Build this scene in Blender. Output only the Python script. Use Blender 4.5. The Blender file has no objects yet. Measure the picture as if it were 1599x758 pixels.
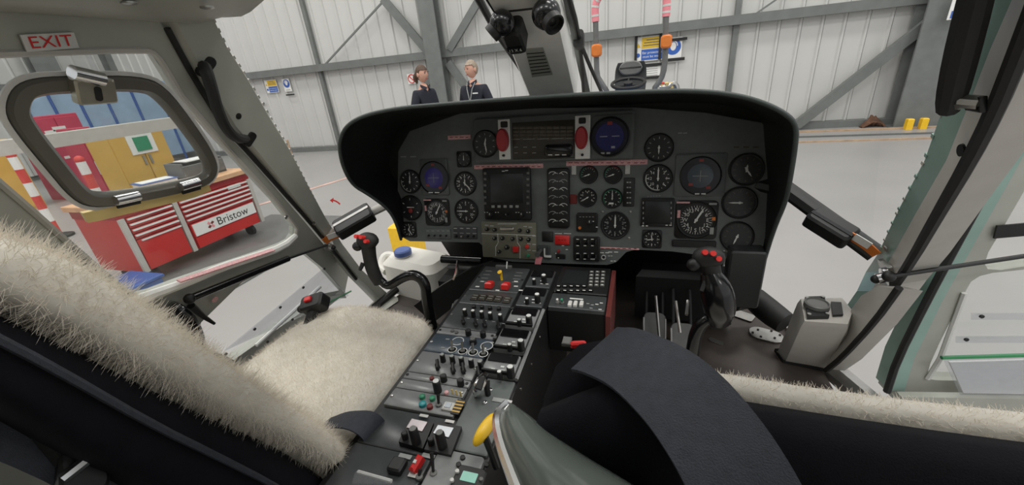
import bpy, bmesh, math, random
from mathutils import Vector, Matrix
from mathutils.geometry import tessellate_polygon
random.seed(7)
R = math.radians
scene = bpy.context.scene
COL = scene.collection
# ---------------------------------------------------------------- camera
IMW, IMH, FPX = 1599.0, 758.0, 620.0
CX, CY = 799.5, 379.0
CAM = Vector((0.28, 0.0, 1.62))
_d = Vector((140, 1397, FPX)).normalized()
_xf = 1005 - CX
_F = Vector((_xf, -(FPX * FPX + _xf * 140) / 1397.0, FPX)).normalized()
_U = -_d
_R = _F.cross(_U)
VM = Matrix((_R, _F, _U))                    # camera axes (right, down, forward) to world
cam_data = bpy.data.cameras.new('camera')
cam = bpy.data.objects.new('camera', cam_data)
COL.objects.link(cam)
cam_data.sensor_width = 36.0
cam_data.lens = 36.0 * FPX / IMW
cam_data.clip_start = 0.02
cam_data.clip_end = 200
cr = Matrix.Identity(4)
for i in range(3):
    cr[i][0] = VM[i][0]; cr[i][1] = -VM[i][1]; cr[i][2] = -VM[i][2]; cr[i][3] = CAM[i]
cam.matrix_world = cr
scene.camera = cam
# ---------------------------------------------------------------- world, lamps, exposure
world = bpy.data.worlds.new('world'); scene.world = world
world.use_nodes = True
bg = world.node_tree.nodes['Background']
bg.inputs[0].default_value = (0.97, 0.98, 1.0, 1)
bg.inputs[1].default_value = 0.46
scene.view_settings.view_transform = 'Standard'
scene.view_settings.look = 'None'
scene.view_settings.exposure = 0.80
scene.view_settings.gamma = 1.0
scene.view_settings.use_curve_mapping = False
def hangar_lamp(x, y, w):
    l = bpy.data.lights.new('hangar_lamp', 'AREA'); l.shape = 'RECTANGLE'; l.size = 2.4; l.size_y = 1.0
    l.energy = w; l.color = (1.0, 0.97, 0.92)
    o = bpy.data.objects.new('hangar_lamp', l); COL.objects.link(o); o.location = (x, y, 8.5)
for lx in (-10, -4, 2, 8):
    for ly in (-5, 1, 6):
        hangar_lamp(lx, ly, 82)
# ---------------------------------------------------------------- pixel rays onto real planes
def ray(x, y):
    return VM @ Vector(((x - CX) / FPX, (y - CY) / FPX, 1.0))
def on_y(x, y, Y): r = ray(x, y); return CAM + r * ((Y - CAM.y) / r.y)
def on_z(x, y, Z): r = ray(x, y); return CAM + r * ((Z - CAM.z) / r.z)
def on_x(x, y, X): r = ray(x, y); return CAM + r * ((X - CAM.x) / r.x)
def on_p(x, y, p, n):
    r = ray(x, y); n = Vector(n); return CAM + r * ((Vector(p) - CAM).dot(n) / r.dot(n))
def at(x, y, D): return CAM + ray(x, y) * D
# ---------------------------------------------------------------- materials
MATS = {}
def mat(name, col, rough=0.5, metal=0.0, var=0.08, scale=30.0, bump=0.0, bscale=None, emit=None, estr=0.0, coat=0.0, spec=0.5, sheen=0.0):
    m = bpy.data.materials.new(name); m.use_nodes = True
    nt = m.node_tree; b = nt.nodes['Principled BSDF']
    b.inputs['Roughness'].default_value = rough; b.inputs['Metallic'].default_value = metal
    b.inputs['Specular IOR Level'].default_value = spec
    b.inputs['Coat Weight'].default_value = coat
    if sheen: b.inputs['Sheen Weight'].default_value = sheen
    tc = nt.nodes.new('ShaderNodeTexCoord'); nz = nt.nodes.new('ShaderNodeTexNoise')
    nz.inputs['Scale'].default_value = scale; nz.inputs['Detail'].default_value = 5
    nt.links.new(tc.outputs['Object'], nz.inputs['Vector'])
    rp = nt.nodes.new('ShaderNodeValToRGB')
    c = Vector(col)
    rp.color_ramp.elements[0].position = 0.3; rp.color_ramp.elements[1].position = 0.7
    rp.color_ramp.elements[0].color = (*(c * (1 - var)), 1); rp.color_ramp.elements[1].color = (*(c * (1 + var)), 1)
    nt.links.new(nz.outputs['Fac'], rp.inputs['Fac']); nt.links.new(rp.outputs['Color'], b.inputs['Base Color'])
    if bump:
        n2 = nt.nodes.new('ShaderNodeTexNoise'); n2.inputs['Scale'].default_value = bscale or scale * 4
        nt.links.new(tc.outputs['Object'], n2.inputs['Vector'])
        bp = nt.nodes.new('ShaderNodeBump'); bp.inputs['Strength'].default_value = bump; bp.inputs['Distance'].default_value = 0.004
        nt.links.new(n2.outputs['Fac'], bp.inputs['Height']); nt.links.new(bp.outputs['Normal'], b.inputs['Normal'])
    if emit:
        b.inputs['Emission Color'].default_value = (*emit, 1); b.inputs['Emission Strength'].default_value = estr
    MATS[name] = m
    return m
def glass(name, tint, mixd, gl=0.06):
    m = bpy.data.materials.new(name); m.use_nodes = True; nt = m.node_tree; nt.nodes.clear()
    out = nt.nodes.new('ShaderNodeOutputMaterial'); tr = nt.nodes.new('ShaderNodeBsdfTransparent'); tr.inputs[0].default_value = (*tint, 1)
    di = nt.nodes.new('ShaderNodeBsdfDiffuse'); di.inputs[0].default_value = (.8, .8, .8, 1)
    go = nt.nodes.new('ShaderNodeBsdfGlossy'); go.inputs['Roughness'].default_value = 0.05
    nz = nt.nodes.new('ShaderNodeTexNoise'); nz.inputs['Scale'].default_value = 9
    mr = nt.nodes.new('ShaderNodeMath'); mr.operation = 'MULTIPLY'; mr.inputs[1].default_value = mixd * 2
    nt.links.new(nz.outputs['Fac'], mr.inputs[0])
    a = nt.nodes.new('ShaderNodeMixShader'); b = nt.nodes.new('ShaderNodeMixShader')
    nt.links.new(mr.outputs[0], a.inputs[0]); nt.links.new(tr.outputs[0], a.inputs[1]); nt.links.new(di.outputs[0], a.inputs[2])
    b.inputs[0].default_value = gl; nt.links.new(a.outputs[0], b.inputs[1]); nt.links.new(go.outputs[0], b.inputs[2])
    nt.links.new(b.outputs[0], out.inputs[0]); MATS[name] = m; return m
mat('floor_paint', (.315, .305, .295), .36, var=.05, scale=1.2, bump=.03, bscale=40)
mat('cladding', (.555, .552, .53), .55, var=.03, scale=2)
mat('steel_grey', (.15, .16, .153), .5, var=.1, scale=6)
mat('steel_dark', (.13, .135, .13), .5, var=.1, scale=6)
mat('timber_kerb', (.42, .30, .20), .7, var=.2, scale=9)
mat('rust', (.12, .06, .035), .9, var=.4, scale=14)
mat('airframe', (.38, .385, .34), .36, var=.05, scale=14, bump=.02, bscale=200)
mat('airframe_green', (.24, .36, .315), .34, var=.06, scale=14, bump=.02, bscale=200)
mat('airframe_pale', (.48, .46, .42), .4, var=.06, scale=14)
mat('panel_grey', (.12, .134, .13), .5, var=.07, scale=40, bump=.05, bscale=500)
mat('panel_olive', (.17, .165, .12), .5, var=.07, scale=40)
mat('console_plate', (.055, .06, .062), .32, var=.08, scale=60, bump=.04, bscale=600)
mat('console_pale_glare', (.26, .265, .265), .28, var=.08, scale=60, bump=.04, bscale=600)  # light grey plates, lightened further to paint in glare on the lower rows
mat('console_blue', (.075, .10, .125), .3, var=.08, scale=60)
mat('black', (.008, .008, .0085), .5, var=.1)
mat('black_gloss', (.006, .006, .007), .18, var=.1)
mat('black_rubber', (.012, .012, .012), .62, var=.15, scale=60)
mat('glare_black', (.004, .005, .0047), .6, var=.15, scale=30, bump=.08, bscale=400)
mat('lip_highlight', (.05, .062, .058), .5, var=.1)  # hood lip colour, lighter than the hood: its edge highlight is painted in
mat('dial', (.010, .010, .012), .35, coat=.0, var=.1)
mat('print_white', (.75, .75, .72), .6, var=.03)
mat('print_dim', (.33, .34, .33), .6, var=.03)
mat('lamp_red', (.75, .04, .035), .35, var=.05)
mat('paint_red', (.62, .022, .02), .35, var=.05, scale=5)
mat('dark_red', (.16, .018, .016), .45, var=.1)
mat('paint_pink', (.80, .27, .30), .6, var=.06, scale=60)
mat('label_pink', (.72, .40, .40), .6, var=.25, scale=260)
mat('label_white', (.62, .61, .58), .6, var=.05)
mat('white_enamel', (.84, .83, .79), .45, var=.05, scale=20)
mat('orange', (.66, .18, .025), .4)
mat('yellow', (.85, .52, .02), .32, var=.05)
mat('yellow_dull', (.62, .38, .08), .5, var=.06, scale=4)
mat('brass', (.72, .56, .24), .4, metal=.3, var=.08, scale=20)
mat('green_lamp', (.03, .26, .13), .3)
mat('teal_lamp', (.02, .28, .30), .3)
mat('green_strip', (.03, .22, .08), .4)
mat('chrome', (.72, .72, .72), .14, metal=1.0, var=.03)
mat('metal', (.45, .44, .42), .3, metal=.9, var=.08, scale=40)
mat('screen_off', (.014, .016, .017), .38, var=.05)
mat('screen_blue', (.004, .004, .014), .3, var=.3, scale=25)
mat('raster_blue', (.01, .01, .05), .3, emit=(.10, .07, .50), estr=.035, var=.3, scale=25)
mat('raster_grey', (.02, .025, .03), .3, emit=(.25, .32, .36), estr=.018, var=.3, scale=25)
mat('raster_navy', (.006, .006, .03), .3, emit=(.03, .03, .25), estr=.03, var=.3, scale=25)
mat('screen_lcd', (.18, .42, .34), .3, emit=(.2, .5, .4), estr=.12)
mat('screen_pinkish', (.20, .13, .15), .18, var=.3, scale=40)
mat('screen_greyblue', (.24, .28, .32), .18, var=.1, scale=40)
mat('handle_red', (.40, .028, .034), .4)
mat('ball_red', (.30, .035, .03), .4)
mat('fleece', (.78, .735, .65), .95, var=.07, scale=26, sheen=.3, bump=.7, bscale=52)
mat('fleece_tuft', (.88, .81, .70), .95, var=.10, scale=30, sheen=.3)
mat('seat_cover', (.005, .005, .0085), .85, var=.2, scale=50, bump=.2, bscale=900, spec=.25)
mat('webbing', (.042, .046, .058), .7, var=.15, scale=120, bump=.3, bscale=900)
mat('seat_shell', (.13, .15, .135), .2, var=.07, scale=12, coat=.3)
mat('floor_metal', (.075, .062, .055), .42, metal=.3, var=.15, scale=14)
mat('tool_red', (.52, .02, .018), .3, var=.05, scale=3)
mat('tool_red_dark', (.30, .012, .014), .4, var=.05)
mat('wood_top', (.60, .36, .20), .5, var=.14, scale=10)
mat('blue', (.03, .09, .30), .45, var=.08, scale=5)
mat('blue_pale', (.30, .42, .56), .6, var=.12, scale=3)
mat('blue_print', (.03, .11, .42), .5)
mat('magenta_red', (.50, .035, .085), .45, var=.08, scale=4)
mat('yellow_print', (.80, .52, .03), .5)
mat('paper', (.78, .77, .74), .7, var=.03)
mat('plastic_white', (.72, .70, .64), .4, var=.04, scale=8)
mat('skin', (.60, .33, .24), .5, var=.07, scale=30)
mat('hair_brown', (.075, .04, .022), .6, var=.3, scale=60)
mat('hair_grey', (.30, .24, .18), .6, var=.3, scale=60)
mat('navy_cloth', (.012, .014, .024), .85, var=.2, scale=40)
mat('trouser', (.16, .155, .15), .85, var=.15, scale=40)
mat('dark_trouser', (.016, .016, .02), .85, var=.15, scale=40)
mat('tug_seat', (.035, .037, .038), .4, var=.1, scale=20)
mat('tug_grey', (.13, .13, .125), .45, var=.1, scale=20)
mat('tug_blue', (.05, .22, .52), .35, var=.06, scale=6)
mat('eye', (.03, .02, .015), .2)
mat('tape_red', (.62, .05, .04), .5)
mat('cabin_lining', (.66, .65, .60), .7, var=.08, scale=8)
_nt = MATS['fleece_tuft'].node_tree; _b = _nt.nodes['Principled BSDF']; _o = _nt.nodes['Material Output']; _t = _nt.nodes.new('ShaderNodeBsdfTranslucent'); _t.inputs[0].default_value = (.88, .81, .70, 1)
_m = _nt.nodes.new('ShaderNodeMixShader'); _m.inputs[0].default_value = .25; _nt.links.new(_b.outputs[0], _m.inputs[1]); _nt.links.new(_t.outputs[0], _m.inputs[2]); _nt.links.new(_m.outputs[0], _o.inputs[0])
glass('windscreen_glass', (.985, .99, .985), .004, .015)
glass('door_glass', (.96, .97, .965), .022, .03)
glass('clear_plastic', (.90, .91, .93), .05, .06)
# ---------------------------------------------------------------- mesh builder
def TR(loc=(0, 0, 0), x=None, z=None):
    """matrix with origin loc; local z axis along z, local x near x"""
    zz = Vector(z if z else (0, 0, 1)).normalized()
    xx = Vector(x if x else (1, 0, 0)); xx = xx - zz * xx.dot(zz)
    if xx.length < 1e-6: xx = zz.orthogonal()
    xx.normalize(); yy = zz.cross(xx)
    m = Matrix.Identity(4)
    for i in range(3):
        m[i][0] = xx[i]; m[i][1] = yy[i]; m[i][2] = zz[i]; m[i][3] = loc[i]
    return m
def rrect(w, h, r, n=3, cx=0, cy=0):
    p = []
    for k, (sx, sy) in enumerate(((1, 1), (-1, 1), (-1, -1), (1, -1))):
        for i in range(n + 1):
            a = R(90) * (k + i / n)
            p.append((cx + sx * (w / 2 - r) + r * math.cos(a), cy + sy * (h / 2 - r) + r * math.sin(a)))
    return p
def circ(r, n=16, cx=0, cy=0, ry=None):
    return [(cx + r * math.cos(2 * math.pi * i / n), cy + (ry or r) * math.sin(2 * math.pi * i / n)) for i in range(n)]
FONT_CACHE = {}
class MB:
    def __init__(s): s.v = []; s.f = []
    def add(s, vs, fs, T=None):
        o = len(s.v)
        s.v += [(T @ Vector(p)) if T is not None else Vector(p) for p in vs]
        s.f += [tuple(i + o for i in f) for f in fs]
        return s
    def prism(s, pts, a, b, T=None, bev=0.0):
        n = len(pts); vs = [(x, y, a) for x, y in pts]
        if bev:
            cx = sum(p[0] for p in pts) / n; cy = sum(p[1] for p in pts) / n
            w = max(p[0] for p in pts) - min(p[0] for p in pts); h = max(p[1] for p in pts) - min(p[1] for p in pts)
            kx = 1 - 2 * abs(bev) / max(w, 1e-6); ky = 1 - 2 * abs(bev) / max(h, 1e-6)
            sg = 1 if b > a else -1
            vs += [(x, y, b - sg * abs(bev)) for x, y in pts]
            vs += [(cx + (x - cx) * kx, cy + (y - cy) * ky, b) for x, y in pts]; L = 3
        else:
            vs += [(x, y, b) for x, y in pts]; L = 2
        fs = [tuple(range(n))[::-1], tuple(range((L - 1) * n, L * n))]
        for l in range(L - 1):
            for i in range(n):
                j = (i + 1) % n
                fs.append((l * n + i, l * n + j, (l + 1) * n + j, (l + 1) * n + i))
        return s.add(vs, fs, T)
    def box(s, c, d, T=None, bev=0.0):
        c = Vector(c)
        return s.prism([(-d[0] / 2, -d[1] / 2), (d[0] / 2, -d[1] / 2), (d[0] / 2, d[1] / 2), (-d[0] / 2, d[1] / 2)], -d[2] / 2, d[2] / 2,
                       (T if T is not None else Matrix.Identity(4)) @ Matrix.Translation(c), bev)
    def cyl(s, p, q, r, n=12, r2=None):
        p = Vector(p); q = Vector(q); d = q - p
        T = TR(p, z=d); h = d.length; r2 = r if r2 is None else r2
        vs = [(r * math.cos(2 * math.pi * i / n), r * math.sin(2 * math.pi * i / n), 0) for i in range(n)]
        vs += [(r2 * math.cos(2 * math.pi * i / n), r2 * math.sin(2 * math.pi * i / n), h) for i in range(n)]
        fs = [tuple(range(n))[::-1], tuple(range(n, 2 * n))] + [(i, (i + 1) % n, n + (i + 1) % n, n + i) for i in range(n)]
        return s.add(vs, fs, T)
    def lathe(s, prof, T=None, n=16, sx=1.0, sy=1.0):
        vs = []; fs = []
        for r, z in prof:
            for i in range(n):
                a = 2 * math.pi * i / n; vs.append((r * sx * math.cos(a), r * sy * math.sin(a), z))
        for l in range(len(prof) - 1):
            for i in range(n):
                j = (i + 1) % n; fs.append((l * n + i, l * n + j, (l + 1) * n + j, (l + 1) * n + i))
        fs.append(tuple(range(n))[::-1]); fs.append(tuple(range((len(prof) - 1) * n, len(prof) * n)))
        return s.add(vs, fs, T)
    def ball(s, c, rx, ry=None, rz=None, n=14, T=None):
        ry = ry or rx; rz = rz or rx; m = n // 2 + 1
        prof = [(max(math.sin(math.pi * k / m), .002), -math.cos(math.pi * k / m)) for k in range(m + 1)]
        mm = Matrix.Translation(Vector(c)) @ Matrix.Diagonal((rx, ry, rz, 1))
        return s.lathe(prof, (T @ mm) if T is not None else mm, n)
    def tube(s, pts, r, n=8, flat=None, up=None, smooth=0):
        pts = [Vector(p) for p in pts]
        rs = list(r) if isinstance(r, (list, tuple)) else [r] * len(pts)
        for _ in range(smooth):
            q = [pts[0]]; qr = [rs[0]]
            for i in range(len(pts) - 1):
                q += [pts[i] * .75 + pts[i + 1] * .25, pts[i] * .25 + pts[i + 1] * .75]
                qr += [rs[i] * .75 + rs[i + 1] * .25, rs[i] * .25 + rs[i + 1] * .75]
            pts = q + [pts[-1]]; rs = qr + [rs[-1]]
        vs = []; fs = []; prev = Vector(up) if up else None
        for i, p in enumerate(pts):
            t = (pts[min(i + 1, len(pts) - 1)] - pts[max(i - 1, 0)]).normalized()
            if prev is None: prev = t.orthogonal()
            u = prev - t * prev.dot(t)
            if u.length < 1e-6: u = t.orthogonal()
            u.normalize(); w = t.cross(u)
            if not up: prev = u
            for k in range(n):
                a = 2 * math.pi * (k + .5) / n
                vs.append(p + (u * math.cos(a) + w * math.sin(a) * (flat or 1)) * rs[i])
        m = len(pts)
        for l in range(m - 1):
            for k in range(n):
                j = (k + 1) % n; fs.append((l * n + k, l * n + j, (l + 1) * n + j, (l + 1) * n + k))
        fs.append(tuple(range(n))[::-1]); fs.append(tuple(range((m - 1) * n, m * n)))
        return s.add(vs, fs)
    def strap(s, pts, w, side, th=0.002, smooth=2):
        """flat band along pts, width w along direction side (vector or list)"""
        pts = [Vector(p) for p in pts]
        sd = [Vector(x) for x in side] if isinstance(side, list) else [Vector(side)] * len(pts)
        for _ in range(smooth):
            q = [pts[0]]; qs = [sd[0]]
            for i in range(len(pts) - 1):
                q += [pts[i] * .75 + pts[i + 1] * .25, pts[i] * .25 + pts[i + 1] * .75]
                qs += [sd[i] * .75 + sd[i + 1] * .25, sd[i] * .25 + sd[i + 1] * .75]
            pts = q + [pts[-1]]; sd = qs + [sd[-1]]
        vs = []; fs = []
        for i, p in enumerate(pts):
            t = (pts[min(i + 1, len(pts) - 1)] - pts[max(i - 1, 0)]).normalized()
            u = (sd[i] - t * sd[i].dot(t)).normalized(); nn = t.cross(u)
            vs += [p - u * w / 2 + nn * th, p + u * w / 2 + nn * th, p + u * w / 2 - nn * th, p - u * w / 2 - nn * th]
        for i in range(len(pts) - 1):
            for k in range(4):
                j = (k + 1) % 4; fs.append((4 * i + k, 4 * i + j, 4 * i + 4 + j, 4 * i + 4 + k))
        m = 4 * (len(pts) - 1); fs += [(3, 2, 1, 0), (m, m + 1, m + 2, m + 3)]
        return s.add(vs, fs)
    def plate(s, outer, holes, thick, inward, T=None):
        """outer / holes: coplanar 3-D loops; extruded by vector inward*thick"""
        loops = [[Vector(p) for p in outer]] + [[Vector(p) for p in h] for h in holes]
        flat = [p for l in loops for p in l]; n = len(flat)
        tri = tessellate_polygon(loops); off = Vector(inward).normalized() * thick
        vs = flat + [p + off for p in flat]; fs = [tuple(t) for t in tri] + [tuple(i + n for i in t[::-1]) for t in tri]
        b = 0
        for l in loops:
            m = len(l)
            for i in range(m):
                j = (i + 1) % m; fs.append((b + i, b + j, n + b + j, n + b + i))
            b += m
        return s.add(vs, fs, T)
    def grid(s, rows, close=False, T=None):
        m = len(rows[0]); vs = [p for r in rows for p in r]; fs = []
        for i in range(len(rows) - 1):
            for k in range(m if close else m - 1):
                j = (k + 1) % m; fs.append((i * m + k, i * m + j, (i + 1) * m + j, (i + 1) * m + k))
        return s.add(vs, fs, T)
    def text(s, txt, size, T, depth=0.0004, align='CENTER'):
        key = (txt, align)
        if key not in FONT_CACHE:
            cu = bpy.data.curves.new('lettering', 'FONT'); cu.body = txt; cu.size = 1; cu.align_x = align; cu.align_y = 'CENTER'; cu.resolution_u = 3
            ob = bpy.data.objects.new('lettering', cu); COL.objects.link(ob)
            dg = bpy.context.evaluated_depsgraph_get()
            me = bpy.data.meshes.new_from_object(ob.evaluated_get(dg))
            FONT_CACHE[key] = ([v.co.copy() for v in me.vertices], [tuple(p.vertices) for p in me.polygons])
            bpy.data.objects.remove(ob); bpy.data.curves.remove(cu); bpy.data.meshes.remove(me)
        vs, fs = FONT_CACHE[key]
        return s.add([(v.x * size, v.y * size, depth) for v in vs], fs, T)
    def mesh(s, name, material, smooth=None):
        me = bpy.data.meshes.new(name); me.from_pydata([tuple(v) for v in s.v], [], s.f); me.materials.append(MATS[material])
        bm = bmesh.new(); bm.from_mesh(me); bmesh.ops.recalc_face_normals(bm, faces=bm.faces); bm.to_mesh(me); bm.free()
        if smooth is not None:
            me.shade_smooth(); me.set_sharp_from_angle(angle=R(smooth))
        return me
    def build(s, name, material, parent=None, smooth=35, label=None):
        o = bpy.data.objects.new(name, s.mesh(name, material, smooth)); COL.objects.link(o)
        if parent: o.parent = parent
        if label: o['label'] = label
        return o
def tag(o, label, cat, group=None, kind=None):
    o['label'] = label; o['category'] = cat
    if group: o['group'] = group
    if kind: o['kind'] = kind
    return o
def empty(name, M=None, label=None, cat=None, group=None, kind=None):
    o = bpy.data.objects.new(name, None); COL.objects.link(o); o.empty_display_size = .05
    if M is not None: o.matrix_world = M if isinstance(M, Matrix) else Matrix.Translation(Vector(M))
    if label: o['label'] = label
    if cat: o['category'] = cat
    if group: o['group'] = group
    if kind: o['kind'] = kind
    return o
def struct(o, label=None, cat=None):
    o['kind'] = 'structure'
    if label: o['label'] = label
    if cat: o['category'] = cat
    return o
def inst(o, parent, M=None):
    c = o.copy(); COL.objects.link(c); c.parent = parent
    if M is not None: c.matrix_local = M
    return c
# ================================================================= HANGAR
m = MB(); m.box((0, 2, -.1), (60, 44, .2))
floor = struct(m.build('floor', 'floor_paint', smooth=None), 'pale grey painted concrete hangar floor', 'floor')
WN = Vector((-.03, 1, 0)).normalized(); WP = Vector((-2, 9.15, 0)); WX = Vector((1, .03, 0)).normalized()
def on_wall(x, y, off=0.0): return on_p(x, y, WP - WN * off, WN)
def beam(name, p, q, w, d, material, nrm, label=None, cat=None, parent=None):
    """rectangular steel member from p to q, face width w, depth d along nrm"""
    p = Vector(p); q = Vector(q); ax = (q - p)
    T = TR(p, x=nrm, z=ax); b = MB(); b.prism([(-d / 2, -w / 2), (d / 2, -w / 2), (d / 2, w / 2), (-d / 2, w / 2)], 0, ax.length, T)
    o = b.build(name, material, parent, None)
    if label: struct(o, label, cat)
    return o
# corrugated cladding: one ribbed sheet per panel, child of its wall
PW = 0.34
def clad_mesh(h):
    pr = [(-PW / 2, 0), (PW / 2 - .07, 0), (PW / 2 - .052, -.028), (PW / 2 - .022, -.028), (PW / 2 - .004, 0), (PW / 2 - .004, .02), (-PW / 2, .02)]
    b = MB(); n = len(pr)
    b.add([(x, y, 0) for x, y in pr] + [(x, y, h) for x, y in pr], [tuple(range(n)), tuple(range(n, 2 * n))] + [(i, (i + 1) % n, n + (i + 1) % n, n + i) for i in range(n)])
    return b.mesh('cladding_panel', 'cladding', None)
def cladding(name, origin, xdir, count, h, label):
    xd = Vector(xdir).normalized(); M = TR(origin, x=xd, z=(0, 0, 1))
    w = empty(name, M, label, 'wall', kind='structure'); me = clad_mesh(h)
    bk = MB(); bk.box((count * PW / 2 - PW / 2, .06, h / 2), (count * PW, .05, h)); bk.build('backing_sheet', 'steel_dark', w, None)
    for i in range(count):
        o = bpy.data.objects.new('cladding_panel', me); COL.objects.link(o); o.parent = w; o.location = (i * PW, 0, .12)
    return w
cladding('wall_front', WP + WX * -13.2, WX, 68, 7.5, 'white ribbed steel cladding wall of the hangar behind the nose')
cladding('wall_left', Vector((-15.1, -4.8, 0)), (0, 1, 0), 40, 7.5, 'white ribbed hangar wall beyond the red and yellow cabinets')
# kerb, timber strips and steel members of the front wall
kb = MB(); a = WP + WX * -13; kb.box((13, -.09, .06), (26, .14, .12), TR(a, x=WX)); struct(kb.build('baseboard_front', 'steel_grey', smooth=None), 'grey steel base rail along the hangar wall foot', 'kerb')
for k, (x0, y0, x1, y1) in enumerate(((1250, 206, 1445, 199), (1250, 214, 1450, 208), (1250, 222, 1450, 216))):
    p = on_z(x0, y0, .012); q = on_z(x1, y1, .012); d = (q - p).normalized(); p = p - d * 3; q = q + d * 4
    b = MB(); L = (q - p).length; b.box((L / 2, 0, 0), (L, .045 + .04 * (k == 0), .024), TR(p, x=d)); struct(b.build('trim_%d' % (k + 21), 'timber_kerb' if k != 1 else 'steel_dark', smooth=None), ['wide tan strip set in the floor under the wall', 'dark narrow track line in the floor', 'tan strip in the floor nearest the cockpit'][k], 'strip')
p = on_wall(370, 126, .14); zr = 2.02
beam('wall_rail', WP + WX * -14 - WN * .1 + Vector((0, 0, zr)), WP + WX * 9 - WN * .1 + Vector((0, 0, zr)), .16, .16, 'steel_grey', WN, 'long grey horizontal steel rail across the white front wall', 'rail')
beam('wall_rail', WP + WX * -14 - WN * .1 + Vector((0, 0, 5.2)), WP + WX * 9 - WN * .1 + Vector((0, 0, 5.2)), .16, .16, 'steel_grey', WN, 'upper grey steel rail high on the front wall', 'rail')
def vpost(px, py, w, d, label, h=7.4, material='steel_grey', off=.06):
    p = on_wall(px, py, off); p.z = 0
    return beam('steel_post', p, p + Vector((0, 0, h)), w, d, material, WN, label, 'post')
vpost(497, 100, .09, .08, 'slim grey steel post on the wall right of the yellow and blue sign')
vpost(1147, 60, .09, .08, 'slim grey steel post on the wall between tug and long diagonal brace')
def hcolumn(p, label, nrm=WN, fw=.34, dp=.42):
    e = empty('steel_column', Matrix.Translation(p) @ TR((0, 0, 0), x=Vector(nrm).cross(Vector((0, 0, 1))), z=(0, 0, 1)), label, 'column', kind='structure')
    for nm, sx, y0, y1 in (('flange', fw, -dp, -dp + .035), ('web', .03, -dp + .035, -.035), ('flange', fw, -.035, 0)):
        b = MB(); b.box((0, (y0 + y1) / 2, 3.7), (sx, y1 - y0, 7.4)); b.build(nm, 'steel_grey' if nm == 'flange' else 'steel_dark', e, None)
    b = MB(); b.box((0, -.2, .01), (fw + .1, dp + .1, .02)); b.build('base_plate', 'steel_dark', e, None)
    return e
p = on_wall(684, 80, .12); p.z = 0; hcolumn(p, 'big grey steel column between the two people', fw=.36, dp=.30)
p = on_wall(1432, 120, .1); p.z = 0; hcolumn(p, 'wide grey steel column at the end of the wall beside yellow bollard blocks', fw=.62, dp=.34)
def wbrace(a_, b_, w, label, off=.16, d=.08, material='steel_grey'):
    return beam('brace', on_wall(*a_, off), on_wall(*b_, off), w, d, material, WN, label, 'brace')
wbrace((598, -2), (676, 90), .17, 'broad diagonal steel brace left of the big column')
wbrace((503, 106), (604, -4), .035, 'thin diagonal tie rod rising from the wall rail', d=.03)
wbrace((702, 78), (760, -20), .15, 'diagonal steel brace right of the big column above the man', )
wbrace((700, 98), (745, 160), .17, 'short diagonal brace behind the man')
wbrace((676, 116), (648, 162), .13, 'short diagonal brace behind the woman')
wbrace((1243, 196), (1470, 20), .17, 'long diagonal steel brace running down to the floor by the rust stain', off=.2, d=.1)
wbrace((1168, 30), (1240, -20), .03, 'thin tie rod above the wall rail near the long brace', d=.03)
wbrace((748, -5), (890, 250), .0301, 'thin tie rod behind the centre windscreen post', d=.03)
# yellow floor blocks, rust pile at the wall foot
for k, (px, py) in enumerate(((1421, 188), (1444, 186))):
    p = on_wall(px, py, .62); p.z = 0; b = MB(); b.box((0, 0, .09), (.09, .09, .18), Matrix.Translation(p), .012)
    e = b.build('bollard_block', 'yellow'); tag(e, ['yellow block at the column foot nearer the long brace', 'yellow block at the column foot nearer the door post'][k], 'bollard', 'yellow blocks at the column foot')
p = on_wall(1362, 186, .2); b = MB(); rr = random.Random(3)
rows = []
for i in range(6):
    rows.append([(p + WX * ((k / 13 - .5) * .36) - WN * (.12 * math.sin(math.pi * i / 5)) + Vector((0, 0, max(0, .20 * rr.uniform(.7, 1.15) * math.sin(math.pi * k / 13) * (1 - i / 5.5) + rr.uniform(-.02, .02)) - (p.z)))) for k in range(14)])
b.grid(rows); o = b.build('rust_heap', 'rust'); tag(o, 'rusty brown heap of debris at the wall foot', 'debris')
# floor marking: faded red line
b = MB(); p = on_z(470, 300, .004); q = on_z(545, 277, .004); d = (q - p).normalized(); p -= d * 2; q += d * 5
b.box(((q - p).length / 2, 0, 0), ((q - p).length, .09, .003), TR(p, x=d)); mat('faded_red', (.62, .42, .36), .5, var=.2, scale=5); struct(b.build('floor_line', 'faded_red', smooth=None), 'faded red painted line on the hangar floor', 'marking')
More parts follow.
